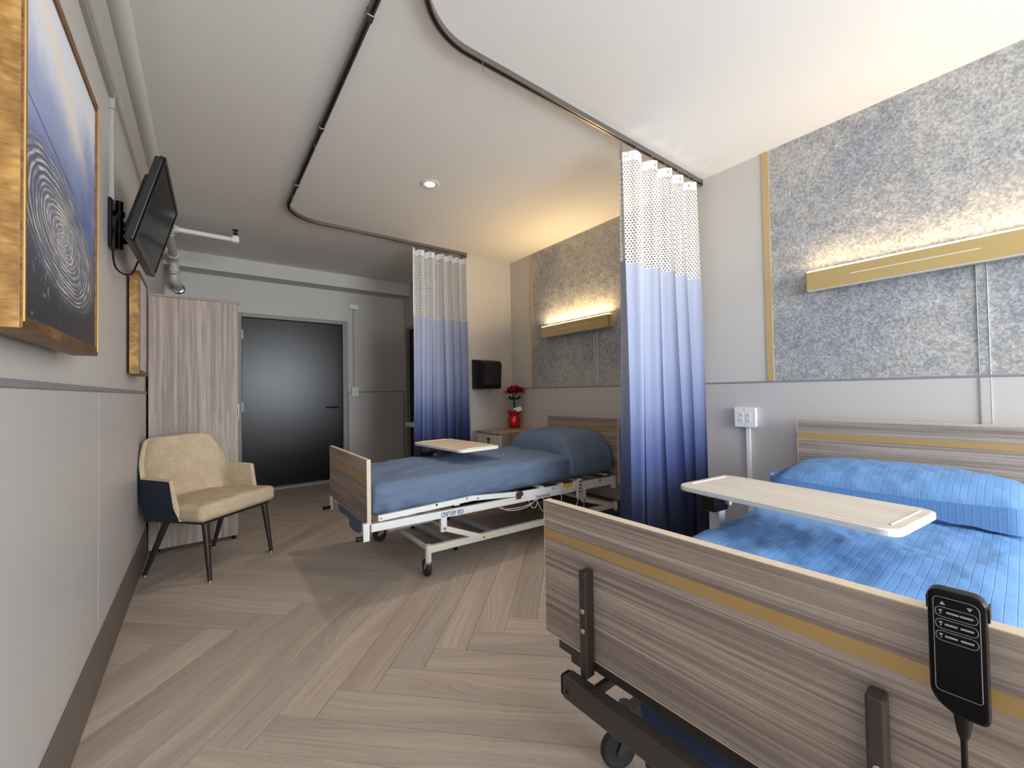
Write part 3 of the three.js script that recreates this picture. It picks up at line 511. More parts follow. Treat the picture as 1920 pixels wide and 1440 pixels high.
for (const [x, z, l] of [[1.072, TZ2, 'loose curtain hook hanging from the track between the beds'], [0.558, -2.78, 'loose curtain hook on the track left of the far bed'], [0.558, -3.6, 'loose curtain hook near the bend of the far track']]) tag(obj('curtain_hook', hookGeo(x, H - 0.075, H - 0.03, z), M.steel), l, 'hook', 'loose curtain hooks');

function curtain(label, group, x0, x1, z, yTop, yMesh, yBot, folds, amp, ph, flare) {
  const t = thing('privacy_curtain', label, 'curtain', [0, 0, 0], 0, group);
  const q1 = valueNoise(24, 3, Math.round(x0 * 100)), wid = (u) => u + 0.055 * Math.sin(u * 6.283 + ph) * 0.5;
  const W = (u, y) => { // place on the cloth
    const k = (yTop - y) / (yTop - yBot), a = amp * (0.72 + 0.55 * k), f = 6.283 * folds * wid(u) + ph;
    const s1 = Math.sin(f), sh = Math.sign(s1) * Math.pow(Math.abs(s1), 0.75) + 0.28 * Math.sin(2.1 * f + 1.2 + 0.8 * k) * (0.4 + 0.6 * k);
    return [mix(x0, x1, u) + flare * k * (u - 0.5) + 0.022 * Math.sin(f * 2 + 0.6) * (0.4 + 0.6 * k) + 0.01 * k * Math.sin(3 * k + u * 9), y, z + a * sh * (0.55 + 0.75 * q1(u, 0.3)) + 0.01 * Math.sin(4 * k + u * 7) * k];
  };
  const scallop = (u) => -0.012 * Math.abs(Math.sin(6.283 * folds * wid(u) + ph));
  const nu = 220;
  const cl = obj('cloth', keep(surf(nu, 40, (u, v) => W(u, mix(yBot, yMesh, v)), (u, v) => [u, v])), M.ombre, t);
  obj('heading_tape', keep(surf(nu, 3, (u, v) => { const p = W(u, mix(yTop - 0.062, yTop, v) + scallop(u)); return p; })), M.hem, t);
  obj('side_hem', keep(surf(3, 30, (u, v) => { const p = W(u * 0.018, mix(yMesh, yTop + (x0 > 2 ? 0.02 : 0), v)); return [p[0] - 0.004, p[1], p[2] + 0.003]; })), M.hem, t);
  obj('join_seam', tube(Array.from({ length: 90 }, (_, i) => W(i / 89, yMesh)), 0.0035, 240, 6), M.ombre === M.hem ? M.hem : M.hem, t);
  obj('bottom_hem', tube(Array.from({ length: 90 }, (_, i) => W(i / 89, yBot)), 0.004, 240, 6), M.navyCloth, t);
  // netting: hexagon rings
  let len = 0; { let p = W(0, 2.3); for (let i = 1; i <= 400; i++) { const c = W(i / 400, 2.3); len += Math.hypot(c[0] - p[0], c[2] - p[2]); p = c; } }
  const pitch = 0.021, cols = Math.round(len / pitch), y1 = yTop - 0.06, rows = Math.round((y1 - yMesh) / (pitch * 0.8)), pos = [], ry = (y1 - yMesh) / rows;
  const arc = [0]; { let p = W(0, 2.3); for (let i = 1; i <= 600; i++) { const c = W(i / 600, 2.3); arc.push(arc[i - 1] + Math.hypot(c[0] - p[0], c[2] - p[2])); p = c; } }
  const uOf = (s) => { s = clamp(s, 0, 1) * arc[600]; let lo = 0, hi = 600; while (hi - lo > 1) { const m = (lo + hi) >> 1; if (arc[m] > s) hi = m; else lo = m; } return (lo + (s - arc[lo]) / Math.max(1e-9, arc[hi] - arc[lo])) / 600; };
  const at = (cx, cy) => W(uOf(cx / cols), clamp(yMesh + cy * ry + (cy > rows - 1 ? scallop(uOf(cx / cols)) : 0), yMesh, yTop));
  for (let j = 0; j < rows; j++) for (let i = 0; i < cols; i++) {
    const cx = i + 0.5 + (j % 2 ? 0.25 : -0.25), cy = j + 0.5, out = [], inn = [];
    for (let k = 0; k < 6; k++) { const a = Math.PI / 6 + k * Math.PI / 3, ox = Math.cos(a) * 0.5774, oy = Math.sin(a) * 0.667; out.push(at(cx + ox, cy + oy)); inn.push(at(cx + ox * 0.55, cy + oy * 0.55)); }
    for (let k = 0; k < 6; k++) { const m = (k + 1) % 6; pos.push(...out[k], ...out[m], ...inn[m], ...out[k], ...inn[m], ...inn[k]); }
  }
  const g = new THREE.BufferGeometry(); g.setAttribute('position', new THREE.Float32BufferAttribute(pos, 3)); g.computeVertexNormals();
  const net = obj('netting', g, M.net, t); net.userData.kind = 'stuff';
  for (let i = 0; i <= folds * 2 + 1; i++) { const u = clamp((i + 0.15) / (folds * 2 + 1.3)), p = W(u, yTop - 0.03); const h = obj('hook', hookGeo(p[0], p[1] + scallop(u), H - 0.03, z + (p[2] - z) * 0.25, i % 2 ? 1 : -1), M.steel, t); obj('grommet', new THREE.TorusGeometry(0.006, 0.002, 6, 16).translate(p[0], p[1] + scallop(u), p[2]), M.steel, t); }
  return t;
}
curtain('white-netted privacy curtain fading from pale lilac to navy behind the far bed', 'privacy curtains', 1.765, 2.4, TZ1, 2.712, 1.985, 0.3, 6, 0.055, 0.9, 0.04);
curtain('tall white-netted privacy curtain fading from pale blue to navy between the beds', 'privacy curtains', 2.095, 2.975, TZ2, 2.715, 1.985, 0.1, 5, 0.06, 2.6, 0.03);

// ================================================================ BEDS
function caster(parent, x, z, turn, r = 0.052, metal = M.chrome, top = 0.115) { // swivel castor: wheel, fork, stem under a post
  const c = new THREE.Group(); c.name = 'caster'; c.position.set(x, 0, z); c.rotation.y = turn; parent.add(c);
  const w = obj('wheel', lathe([[0.008, -0.012], [r * 0.62, -0.011], [r * 0.7, -0.014], [r * 0.94, -0.014], [r, -0.007], [r, 0.007], [r * 0.94, 0.014], [r * 0.7, 0.014], [r * 0.62, 0.011], [0.008, 0.012]], 36).rotateX(Math.PI / 2).translate(0.028, r, 0), M.rubber, c);
  obj('fork', [-1, 1].map((s) => extr(new THREE.Shape([[-0.014, r * 1.62], [0.02, r * 1.62], [0.04, r], [0.03, r - 0.014], [0.018, r - 0.008], [-0.012, r * 1.3]].map((p) => new THREE.Vector2(...p))), 0.003, 0.0006, 1).translate(0, 0, s > 0 ? 0.016 : -0.019)).concat([B(-0.014, 0.022, r * 1.6, r * 1.7, -0.019, 0.019, 0.002), cyl(V(0, r * 1.65, 0), V(0, r * 1.65 + 0.012, 0), 0.022)]), metal, c);
  obj('brake_pedal', B(0.02, 0.058, r * 1.5, r * 1.62, -0.012, 0.012, 0.003), M.rubber, c);
  obj('stem', cyl(V(0, r * 1.7, 0), V(0, Math.max(top, r * 1.7 + 0.02), 0), 0.012), metal, c);
  return c;
}
function headPanel(parent, name, x0, x1, y0, y1, z0, z1, s0, s1, out, off) { // laminate board, pale edge band, gold stripe on the outer (out) face
  const p = obj(name, B(x0 + 0.0005, x1 - 0.0005, y0 + 0.002, y1 - 0.002, z0 + 0.002, z1 - 0.002, 0.001), M.bed, parent, 2, off);
  const e = 0.0025;
  obj('edge_band', [B(x0, x1, y1 - e, y1, z0, z1, 0.001), B(x0, x1, y0, y0 + e, z0, z1, 0.001), B(x0, x1, y0 + e, y1 - e, z0, z0 + e, 0.001), B(x0, x1, y0 + e, y1 - e, z1 - e, z1, 0.001)], M.edge, p);
  for (const f of out) obj('gold_stripe', f < 0 ? B(x0 - 0.0008, x0 + 0.002, s0, s1, z0 + e, z1 - e, 0) : B(x1 - 0.002, x1 + 0.0008, s0, s1, z0 + e, z1 - e, 0), M.stripe, p);
  return p;
}
{ // ---- far bed, white frame
  const t = thing('hospital_bed', 'white-framed adjustable hospital bed at the far end under the brass lamp', 'bed', [0, 0, 0]);
  headPanel(t, 'headboard', 2.962, 2.988, 0.33, 0.915, -3.322, -2.386, 0.79, 0.828, [-1], [0.2, 0.1]);
  headPanel(t, 'footboard', 0.755, 0.779, 0.405, 0.786, -3.316, -2.432, 0.665, 0.698, [-1], [0.9, 0.3]);
  const za = -2.432, zb = -3.262, sides = [za, zb];
  for (const z of sides) {
    const f = z === za;
    obj('side_rail', bar(V(0.775, 0.388, z), V(2.95, 0.352, z), 0.03, 0.046), M.whiteFrame, t);
    const dk = [[0.815, 0.437], [1.19, 0.443], [1.46, 0.448], [1.86, 0.412]];
    for (let i = 0; i < 3; i++) obj('deck_rail', bar(V(...dk[i], z + (f ? 0.006 : -0.006)), V(dk[i + 1][0] + 0.004, dk[i + 1][1], z + (f ? 0.006 : -0.006)), 0.026, 0.034), M.whiteFrame, t);
    obj('deck_rail', bar(V(1.9, 0.408, z), V(2.93, 0.379, z), 0.026, 0.034), M.whiteFrame, t);
    obj('deck_pivot', [cyl(V(1.88, 0.41, z - 0.018), V(1.88, 0.41, z + 0.018), 0.02), B(1.83, 1.88, 0.375, 0.43, z - 0.012, z + 0.022, 0.004)], M.steel, t);
    for (const [x, y] of [[1.19, 0.452], [1.415, 0.456], [1.5, 0.442], [0.83, 0.437], [1.83, 0.412], [2.2, 0.402], [2.75, 0.387]]) obj('bolt', cyl(V(x, y, z + (f ? 0.015 : -0.03)), V(x, y, z + (f ? 0.022 : -0.015)), 0.0075, 0.0065, 10), x % 0.2 > 0.1 ? M.black : M.steel, t);
    obj('foot_post', B(f ? 0.728 : 0.742, 0.765, 0.318, 0.42, z - (f ? 0.016 : 0.007), z + (f ? 0.016 : 0.007), 0.003), M.whiteFrame, t);
    obj('bumper', [cyl(V(0.745, 0.337, z), V(0.7, 0.337, z), 0.013, 0.012), cyl(V(0.7, 0.337, z), V(0.693, 0.337, z), 0.015)], M.black, t);
    obj('head_post', B(2.925, 2.962, 0.29, 0.4, z - 0.016, z + 0.016, 0.003), M.whiteFrame, t);
    obj('base_rail', bar(V(1.14, 0.176, z), V(2.95, 0.138, z), 0.034, 0.044), M.cream, t);
    for (const [x, y] of [[1.137, 0.205], [2.968, 0.165]]) { obj('caster_post', cyl(V(x, 0.1, z), V(x, y, z), 0.02), M.cream, t); caster(t, x, z, x < 2 ? (f ? 1.5 : 2.6) : 0.6, 0.054, M.chrome); }
    obj('lift_bracket', B(1.223, 1.266, 0.266, 0.372, z - 0.014, z + 0.014, 0.004), M.whiteFrame, t);
    obj('lift_arm', bar(V(1.245, 0.29, z + 0.004), V(1.545, 0.165, z + 0.004), 0.022, 0.034), M.cream, t);
    obj('lift_bracket', B(2.535, 2.578, 0.235, 0.352, z - 0.014, z + 0.014, 0.004), M.cream, t);
    obj('lift_arm', bar(V(2.556, 0.25, z + 0.004), V(2.88, 0.15, z + 0.004), 0.022, 0.032), M.cream, t);
    for (const [x, y] of [[1.245, 0.29], [1.545, 0.168], [2.556, 0.252]]) obj('bolt', cyl(V(x, y, z + (f ? 0.012 : -0.024)), V(x, y, z + (f ? 0.024 : -0.012)), 0.009, 0.008, 10), M.steel, t);
  }
  for (const [x, y, r] of [[1.14, 0.176, 0.016], [2.95, 0.14, 0.016], [1.245, 0.3, 0.014], [2.556, 0.26, 0.014], [0.8, 0.385, 0.014], [2.94, 0.35, 0.014]]) obj('cross_tube', cyl(V(x, y, zb), V(x, y, za), r), M.cream, t);
  for (const x of [1.0, 1.35, 1.7, 2.1, 2.5, 2.85]) obj('deck_slat', B(x - 0.02, x + 0.02, 0.415, 0.428, zb, za, 0.002), M.whiteFrame, t);
  obj('motor', [B(1.6, 1.78, 0.22, 0.34, -2.98, -2.82, 0.012), cyl(V(1.78, 0.28, -2.9), V(2.25, 0.25, -2.9), 0.024)], M.black, t);
  obj('control_box', B(2.1, 2.32, 0.26, 0.35, -2.75, -2.6, 0.01), M.black, t);
  for (const [a, b] of [[0.9, 1.2], [1.36, 1.74]]) { const n = Math.round((b - a) * 150), pts = Array.from({ length: n * 6 }, (_, i) => [mix(a, b, i / (n * 6)), 0.338 + 0.0105 * Math.sin(i * Math.PI / 3), -2.49 + 0.0105 * Math.cos(i * Math.PI / 3)]); obj('spring', tube(pts, 0.0016, n * 12, 4), M.cable, t); }
  const cab = (pts) => obj('cable', tube(pts, 0.0032, 70, 6), M.cable, t);
  cab([[1.72, 0.335, -2.46], [1.78, 0.3, -2.45], [1.9, 0.29, -2.44], [2.0, 0.305, -2.45], [2.06, 0.335, -2.46]]);
  cab([[1.7, 0.338, -2.47], [1.76, 0.31, -2.46], [1.92, 0.302, -2.45], [2.05, 0.32, -2.46], [2.12, 0.34, -2.47]]);
  cab([[1.98, 0.335, -2.45], [2.0, 0.285, -2.44], [2.04, 0.28, -2.44], [2.06, 0.32, -2.45], [2.03, 0.335, -2.46]]);
  cab([[2.05, 0.33, -2.44], [2.09, 0.25, -2.43], [2.13, 0.235, -2.43], [2.15, 0.28, -2.43], [2.12, 0.33, -2.45]]);
  cab([[2.24, 0.43, -2.41], [2.26, 0.42, -2.405], [2.275, 0.36, -2.405], [2.28, 0.28, -2.41], [2.26, 0.2, -2.45]]);
  cab([[2.52, 0.36, -2.41], [2.53, 0.3, -2.4], [2.55, 0.2, -2.42], [2.57, 0.12, -2.44]]);
  // lettering on the side rail
  const g1 = decal('CENTURY BED', font, 0.03); g1.scale(0.165 / (g1.boundingBox.max.x - g1.boundingBox.min.x), 1, 1); obj('lettering', g1.rotateZ(-0.0165).translate(1.222, 0.3645, za + 0.0148), M.ink, t);
  const g2 = decal('Twinmate', font, 0.024); g2.scale(0.15 / (g2.boundingBox.max.x - g2.boundingBox.min.x), 1, 1); obj('lettering', g2.rotateZ(-0.0165).translate(2.02, 0.3515, za + 0.0148), M.ink, t);
  obj('warning_label', B(2.315, 2.425, 0.385, 0.414, za + 0.012, za + 0.0155, 0), M.yellow, t);
  obj('rail_clamp', [B(2.27, 2.31, 0.34, 0.43, za + 0.004, za + 0.022, 0.003), B(2.425, 2.455, 0.36, 0.425, za + 0.004, za + 0.03, 0.003)], M.whiteFrame, t);
}
{ // far mattress under its sheet, tucked and gathered at the foot
  const L = 2.16, w = 0.85, h = 0.2, cx = 1.872, cz = -2.868;
  const g = soft(L, h, w, 120, 14, 60, 0.055, (x, y, z, n) => {
    const foot = sm(-0.75, -1.06, x), side = Math.abs(n.z), low = sm(0.02, -0.09, y);
    const ruf = side * low * (0.014 * Math.sin(x * 46 + 2 * Math.sin(x * 11)) * (0.35 + foot * 1.3));
    return [foot * (n.x < -0.4 ? -0.008 : 0), n.y > 0.3 ? 0.016 * wob(x * 1.3, z * 1.7) + 0.006 * Math.cos(z * 3.4) : low * side * 0.006 * Math.sin(x * 23 + 1), Math.sign(z) * (ruf + side * 0.012 * wob(x * 2, y * 6 + 3) + 0.012 * side * Math.sin(clamp(y / h + 0.5) * Math.PI))];
  });
  const t = thing('mattress', 'mattress in a slate blue sheet on the far white-framed bed', 'mattress', [cx, 0.534, cz]);
  obj('fitted_sheet', g, M.bluePlain, t, 0);
  // cloth hanging below the footboard
  const fl = surf(40, 16, (u, v) => { const z = mix(-3.27, -2.5, u); return [0.802 + 0.012 * Math.sin(u * 17 + v * 3) * v, mix(0.5, u < 0.6 ? mix(0.335, 0.25, u / 0.6) : mix(0.25, 0.385, (u - 0.6) / 0.4), v), z]; });
  obj('hanging_end', keep(fl.translate(-cx, -0.534, -cz)), std(C(86, 110, 142), 0.8, 0, { side: THREE.DoubleSide }), t);
}
{ // far pillow under the sheet
  const t = thing('pillow', 'plump pillow in slate blue cover against the far headboard', 'pillow', [2.67, 0.66, -2.862]);
  const g = soft(0.56, 0.2, 0.9, 40, 10, 50, 0.07, (x, y, z, n) => {
    const ex = 1 - (x / 0.285) ** 4, ez = 1 - Math.pow(Math.abs(z) / 0.46, 3.2), k = Math.max(0, ex) * Math.max(0, ez);
    const up = y > -0.02 ? -0.06 + 0.115 * Math.pow(k, 0.6) + 0.012 * wob(x * 3, z * 2) + 0.02 * x / 0.28 : -0.03 + 0.04 * k;
    const near = sm(0.3, 0.45, Math.abs(z));
    return [-0.03 * near * Math.sign(x) * 0, up - near * (y < 0 ? 0.1 : 0.1), 0.004 * Math.sin(x * 40) * near + Math.sign(z) * near * 0.012];
  });
  obj('pillow_cover', g, M.bluePlain, t);
}
{ // near bed: origin at the far lower corner of the footboard, x towards the head, z towards the viewer
  const t = thing('hospital_bed', 'dark-framed hospital bed in the foreground with gold-striped footboard', 'bed', [0.8, 0, -0.922], 0.0312);
  const Wd = 0.925;
  headPanel(t, 'headboard', 2.166, 2.192, 0.42, 0.974, 0, Wd, 0.855, 0.888, [-1], [0.1, 0.05]);
  headPanel(t, 'footboard', 0, 0.026, 0.468, 0.85, 0, Wd, 0.7435, 0.7695, [-1], [0.45, 0.22]);
  for (const [z, y1] of [[0.175, 0.706], [0.746, 0.709]]) { // upright tube screwed to the board
    const g = extr(roundedRect(0.034, 0.024, 0.007), y1 - 0.436, 0.004, 3);
    const p = obj('upright', g.rotateX(-Math.PI / 2).translate(-0.0172, 0.436, z), M.darkFrame, t);
    for (const y of [0.606, 0.556]) obj('screw', [cyl(V(-0.033, y, z + 0.002), V(-0.0365, y, z + 0.002), 0.0056, 0.005, 16), new THREE.TorusGeometry(0.0056, 0.0012, 6, 18).rotateY(Math.PI / 2).translate(-0.0352, y, z + 0.002)], M.chrome, p);
  }
  obj('foot_beam', extr(roundedRect(0.038, 0.058, 0.007), 0.67, 0.004, 2).translate(-0.049, 0.409, 0.134), M.darkFrame, t);
  obj('end_cap', extr(roundedRect(0.035, 0.054, 0.009), 0.012, 0.004, 2).translate(-0.049, 0.409, 0.124), M.black, t);
  for (const [x, z] of [[-0.056, 0.205], [-0.048, 0.212], [-0.04, 0.219]]) obj('bolt', cyl(V(x, 0.437, z), V(x, 0.4395, z), 0.0025, 0.002, 10), M.black, t);
  obj('bolt', cyl(V(-0.067, 0.405, 0.15), V(-0.0695, 0.405, 0.15), 0.006, 0.005, 12), M.black, t);
  for (const z of [0.09, Wd - 0.09]) {
    obj('side_rail', B(0.028, 2.15, 0.4, 0.452, z - 0.018, z + 0.018, 0.004), M.darkFrame, t);
    obj('deck_rail', B(0.05, 2.13, 0.455, 0.478, z - 0.013, z + 0.013, 0.003), M.darkFrame, t);
    obj('base_rail', B(0.25, 2.0, 0.12, 0.17, z - 0.018, z + 0.018, 0.004), M.darkFrame, t);
    for (const x of [0.42, 1.7]) obj('lift_arm', bar(V(x, 0.4, z + 0.006), V(x + 0.28, 0.16, z + 0.006), 0.024, 0.036), M.darkFrame, t);
    for (const x of [0.25, 2.0]) { obj('caster_post', cyl(V(x, 0.1, z), V(x, 0.19, z), 0.02), M.darkFrame, t); caster(t, x, z, x < 1 ? 2.7 : 0.4, 0.056, M.darkFrame); }
  }
  for (const [a, b] of [[0.2, 0.215], [0.7, 0.715]]) obj('beam_bracket', B(-0.032, 0.06, 0.404, 0.43, a, b, 0.004), M.darkFrame, t);
  obj('end_rail', B(0.004, 0.04, 0.44, 0.466, 0.05, 0.87, 0.003), M.darkFrame, t);
  for (const x of [0.06, 0.25, 2.0]) obj('cross_tube', cyl(V(x, x === 0.06 ? 0.425 : 0.145, 0.09), V(x, x === 0.06 ? 0.425 : 0.145, Wd - 0.09), 0.016), M.darkFrame, t);
  for (const x of [0.3, 0.7, 1.1, 1.5, 1.9]) obj('deck_slat', B(x - 0.02, x + 0.02, 0.466, 0.48, 0.09, Wd - 0.09, 0.002), M.darkFrame, t);
  obj('motor', [B(0.85, 1.05, 0.24, 0.36, 0.42, 0.56, 0.012), cyl(V(1.05, 0.3, 0.49), V(1.5, 0.27, 0.49), 0.024)], M.black, t);
}
const nearAt = (x, y, z) => { const c = Math.cos(0.0312), s = Math.sin(0.0312); return [0.8 + x * c + z * s, y, -0.922 - x * s + z * c]; };
{ // quilted spread over the near mattress
  const t = thing('bedspread', 'bright blue quilted bedspread on the near bed', 'bedspread', nearAt(1.1, 0.49, 0.47), 0.0312);
  const g = soft(2.1, 0.2, 0.9, 130, 10, 60, 0.05, (x, y, z, n) => [0, n.y > 0.3 ? 0.014 * wob(x * 1.5 + 2, z * 2 + 1) + 0.005 * wob(x * 5, z * 4) - 0.02 * sm(0.35, 0.45, Math.abs(z)) + 0.012 * sm(0.1, -0.9, x) * 0 : 0, Math.sign(z) * Math.abs(n.z) * 0.012 * Math.sin(x * 20)]);
  obj('cover', g, M.blueQuilt, t, 0);
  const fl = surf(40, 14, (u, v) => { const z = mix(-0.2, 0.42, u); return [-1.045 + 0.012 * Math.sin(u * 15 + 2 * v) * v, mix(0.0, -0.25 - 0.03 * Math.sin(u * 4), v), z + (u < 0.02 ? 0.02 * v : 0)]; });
  obj('hanging_end', keep(fl), std(C(44, 62, 98), 0.8, 0, { side: THREE.DoubleSide }), t);  // same blue cloth; the shade under the bed is put into its colour
}
{
  const t = thing('pillow', 'bright blue quilted pillow against the near headboard', 'pillow', nearAt(1.88, 0.655, 0.47), 0.0312);
  const g = soft(0.52, 0.19, 0.92, 40, 10, 56, 0.085, (x, y, z) => {
    const k = Math.max(0, 1 - Math.pow(Math.abs(x) / 0.27, 3)) * Math.max(0, 1 - Math.pow(Math.abs(z) / 0.47, 2.4));
    return [0, y > 0 ? -0.07 + 0.09 * Math.pow(k, 0.55) + 0.05 * x / 0.26 * 0.5 + 0.01 * wob(x * 4, z * 3) : 0.07 - 0.10 * Math.pow(k, 0.4) , 0];
  });
  obj('pillow_cover', g, M.blueQuilt, t, 0);
}
// ================================================================ OVERBED TABLES, BEDSIDE
function overbed(label, x, z, turn, top, edge, cx0, y = 0.75) {
  const t = thing('overbed_table', label, 'table', [x, 0, z], turn, 'overbed tables');
  const w = 0.375, l = 0.745;
  obj('edge_band', extr(roundedRect(w, l, 0.058), 0.022, 0.004, 3, 12).rotateX(-Math.PI / 2).translate(0, y - 0.0235, 0), edge, t);
  obj('table_top', extr(roundedRect(w - 0.014, l - 0.014, 0.052), 0.004, 0.0008, 1, 12).rotateX(-Math.PI / 2).translate(0, y - 0.004, 0), top, t, 2);
  for (const s of [-1, 1]) obj('lip', tube([[-w / 2 + 0.06, y, s * (l / 2 - 0.035)], [0, y, s * (l / 2 - 0.035)], [w / 2 - 0.06, y, s * (l / 2 - 0.035)]], 0.003, 12, 8), edge, t);
  const zc = -l / 2 + 0.06;
  obj('support_frame', [B(cx0 * 0.7 - 0.045, cx0 * 0.7 + 0.045, y - 0.05, y - 0.0235, zc - 0.02, l / 2 - 0.2, 0.003)], M.steel, t);
  obj('column', [B(cx0 - 0.025, cx0 + 0.025, 0.06, y - 0.12, zc - 0.115, zc - 0.06, 0.004)], M.greyPlastic, t);
  obj('inner_column', B(cx0 - 0.019, cx0 + 0.019, y - 0.2, y - 0.045, zc - 0.108, zc - 0.068, 0.003), M.chrome, t);
  obj('bracket', B(cx0 - 0.03, cx0 + 0.03, y - 0.06, y - 0.04, zc - 0.12, zc + 0.04, 0.003), M.black, t);
  const hs = obj('release_housing', B(cx0 - 0.075, cx0 + 0.04, y - 0.17, y - 0.1, zc - 0.125, zc - 0.05, 0.008), M.black, t); obj('knob', cyl(V(cx0 + 0.02, y - 0.13, zc - 0.05), V(cx0 + 0.02, y - 0.13, zc - 0.03), 0.012), M.greyPlastic, hs);
  obj('base_frame', [B(-0.2, 0.2, 0.035, 0.062, zc - 0.105, zc - 0.07, 0.004), B(-0.2, -0.165, 0.035, 0.062, zc - 0.105, l / 2 - 0.08, 0.004), B(0.165, 0.2, 0.035, 0.062, zc - 0.105, l / 2 - 0.08, 0.004)], M.greyPlastic, t);
  for (const [cx, cz] of [[-0.183, zc - 0.09], [0.183, zc - 0.09], [-0.183, l / 2 - 0.1], [0.183, l / 2 - 0.1]]) obj('wheel', [cyl(V(cx - 0.009, 0.018, cz), V(cx + 0.009, 0.018, cz), 0.018), cyl(V(cx, 0.02, cz), V(cx, 0.04, cz), 0.006)], M.black, t);
}
overbed('pale wood overbed table above the blue quilted near bed', 1.815, -0.637, -0.105, M.tablePale, M.white, 0.15);
overbed('oak-topped overbed table above the far slate blue bed', 1.652, -3.005, 0.075, M.tableOak, M.white, 0);
{ // bedside cabinet, front faces the bed foot (-x)
  const x0 = 2.45, x1 = 3.055, z0 = -3.955, z1 = -3.482, y1 = 0.742;
  const t = thing('bedside_cabinet', 'wood bedside cabinet between the far bed and the projecting wall', 'cabinet', [0, 0, 0]);
  obj('carcass', [B(x0 + 0.022, x1, 0.05, y1 - 0.02, z1 - 0.018, z1 - 0.004, 0.001), B(x0 + 0.022, x1, 0.05, y1 - 0.02, z0 + 0.004, z0 + 0.018, 0.001), B(x0 + 0.022, x1, 0.05, 0.068, z0 + 0.018, z1 - 0.018, 0.001), B(x1 - 0.012, x1, 0.068, y1 - 0.02, z0 + 0.018, z1 - 0.018, 0)], M.stand, t, 1);
  obj('top', B(x0 - 0.004, x1, y1 - 0.02, y1, z0, z1, 0.002), M.stand, t, 0);
  const d = obj('drawer', B(x0, x0 + 0.02, 0.545, y1 - 0.026, z0 + 0.006, z1 - 0.006, 0.0015), M.standFront, t);
  obj('lock', [cyl(V(x0, 0.67, -3.7), V(x0 - 0.008, 0.67, -3.7), 0.011), B(x0 - 0.022, x0 - 0.008, 0.664, 0.676, -3.708, -3.66, 0.002)], M.black, d);
  obj('key', [B(x0 - 0.014, x0 - 0.011, 0.615, 0.655, -3.706, -3.69, 0.001)], M.black, d);
  obj('cabinet_door', B(x0, x0 + 0.02, 0.06, 0.54, z0 + 0.006, z1 - 0.006, 0.0015), M.stand, t, 1);
  for (const [x, z] of [[x0 + 0.06, z0 + 0.05], [x0 + 0.06, z1 - 0.05], [x1 - 0.05, z0 + 0.05], [x1 - 0.05, z1 - 0.05]]) obj('foot', cyl(V(x, 0, z), V(x, 0.052, z), 0.02), M.black, t);
}
{ // foil-wrapped pot with a red bloom and a card
  const t = thing('flower_pot', 'red foil-wrapped pot with a dark red flower and white card', 'plant', [2.952, 0.742, -3.905]); t.scale.set(1.32, 1.14, 1.32);
  const foil = lathe([[0.0, 0.001], [0.044, 0.001], [0.052, 0.03], [0.056, 0.07], [0.05, 0.105], [0.043, 0.13], [0.05, 0.15], [0.066, 0.175]], 40), p = foil.attributes.position;
  for (let i = 0; i < p.count; i++) { const a = Math.atan2(p.getZ(i), p.getX(i)), y = p.getY(i), k = 1 + 0.07 * Math.sin(a * 9 + y * 40) * (0.3 + y * 5) + 0.05 * Math.sin(a * 5 - y * 70); p.setX(i, p.getX(i) * k); p.setZ(i, p.getZ(i) * k); p.setY(i, y + (y > 0.16 ? 0.014 * Math.sin(a * 7) : 0)); }
  foil.computeVertexNormals(); obj('foil_wrap', foil, M.foil, t).material.side = THREE.DoubleSide;
  obj('ribbon', new THREE.TorusGeometry(0.0455, 0.004, 8, 32).rotateX(Math.PI / 2).translate(0, 0.13, 0), M.petal, t);
  obj('stem', [tube([[0, 0.12, 0], [-0.006, 0.22, 0.01], [-0.02, 0.3, 0.016], [-0.024, 0.36, 0.02]], 0.005, 20, 8), tube([[0, 0.12, 0], [0.01, 0.22, 0], [0.004, 0.32, 0.01], [0.01, 0.37, 0.02]], 0.004, 20, 8)], M.stem, t);
  const leafG = (s, w) => surf(6, 10, (u, v) => [(u - 0.5) * w * Math.sin(Math.PI * Math.min(1, v * 0.92 + 0.06)), v * s, 0.012 * Math.sin(v * 3) + 0.006 * Math.abs(u - 0.5)]);
  for (let i = 0; i < 5; i++) obj('leaf', keep(leafG(0.085, 0.055).rotateX(1.0 + 0.3 * rnd()).rotateY(i * 1.3 + 0.4).translate(-0.012, 0.285 + 0.02 * rnd(), 0.014)), M.stem, t);
  const bloom = (cx, cy, cz, n, s) => { for (let i = 0; i < n; i++) { const a = i * 2.4, tilt = 0.25 + 1.2 * (i / n); obj('petal', keep(leafG(s * (0.7 + 0.4 * i / n), s * 0.62).rotateX(tilt).rotateY(a).translate(cx, cy, cz)), M.petal, t); } };
  bloom(-0.03, 0.36, 0.022, 16, 0.1); bloom(0.022, 0.37, 0.02, 14, 0.095); bloom(-0.005, 0.385, 0.03, 10, 0.09);
  obj('card', B(-0.035, 0.035, -0.025, 0.025, -0.0006, 0.0006, 0).rotateX(-0.5).rotateZ(0.35).rotateY(-0.6).translate(0.006, 0.192, 0.05), M.card, t);
}
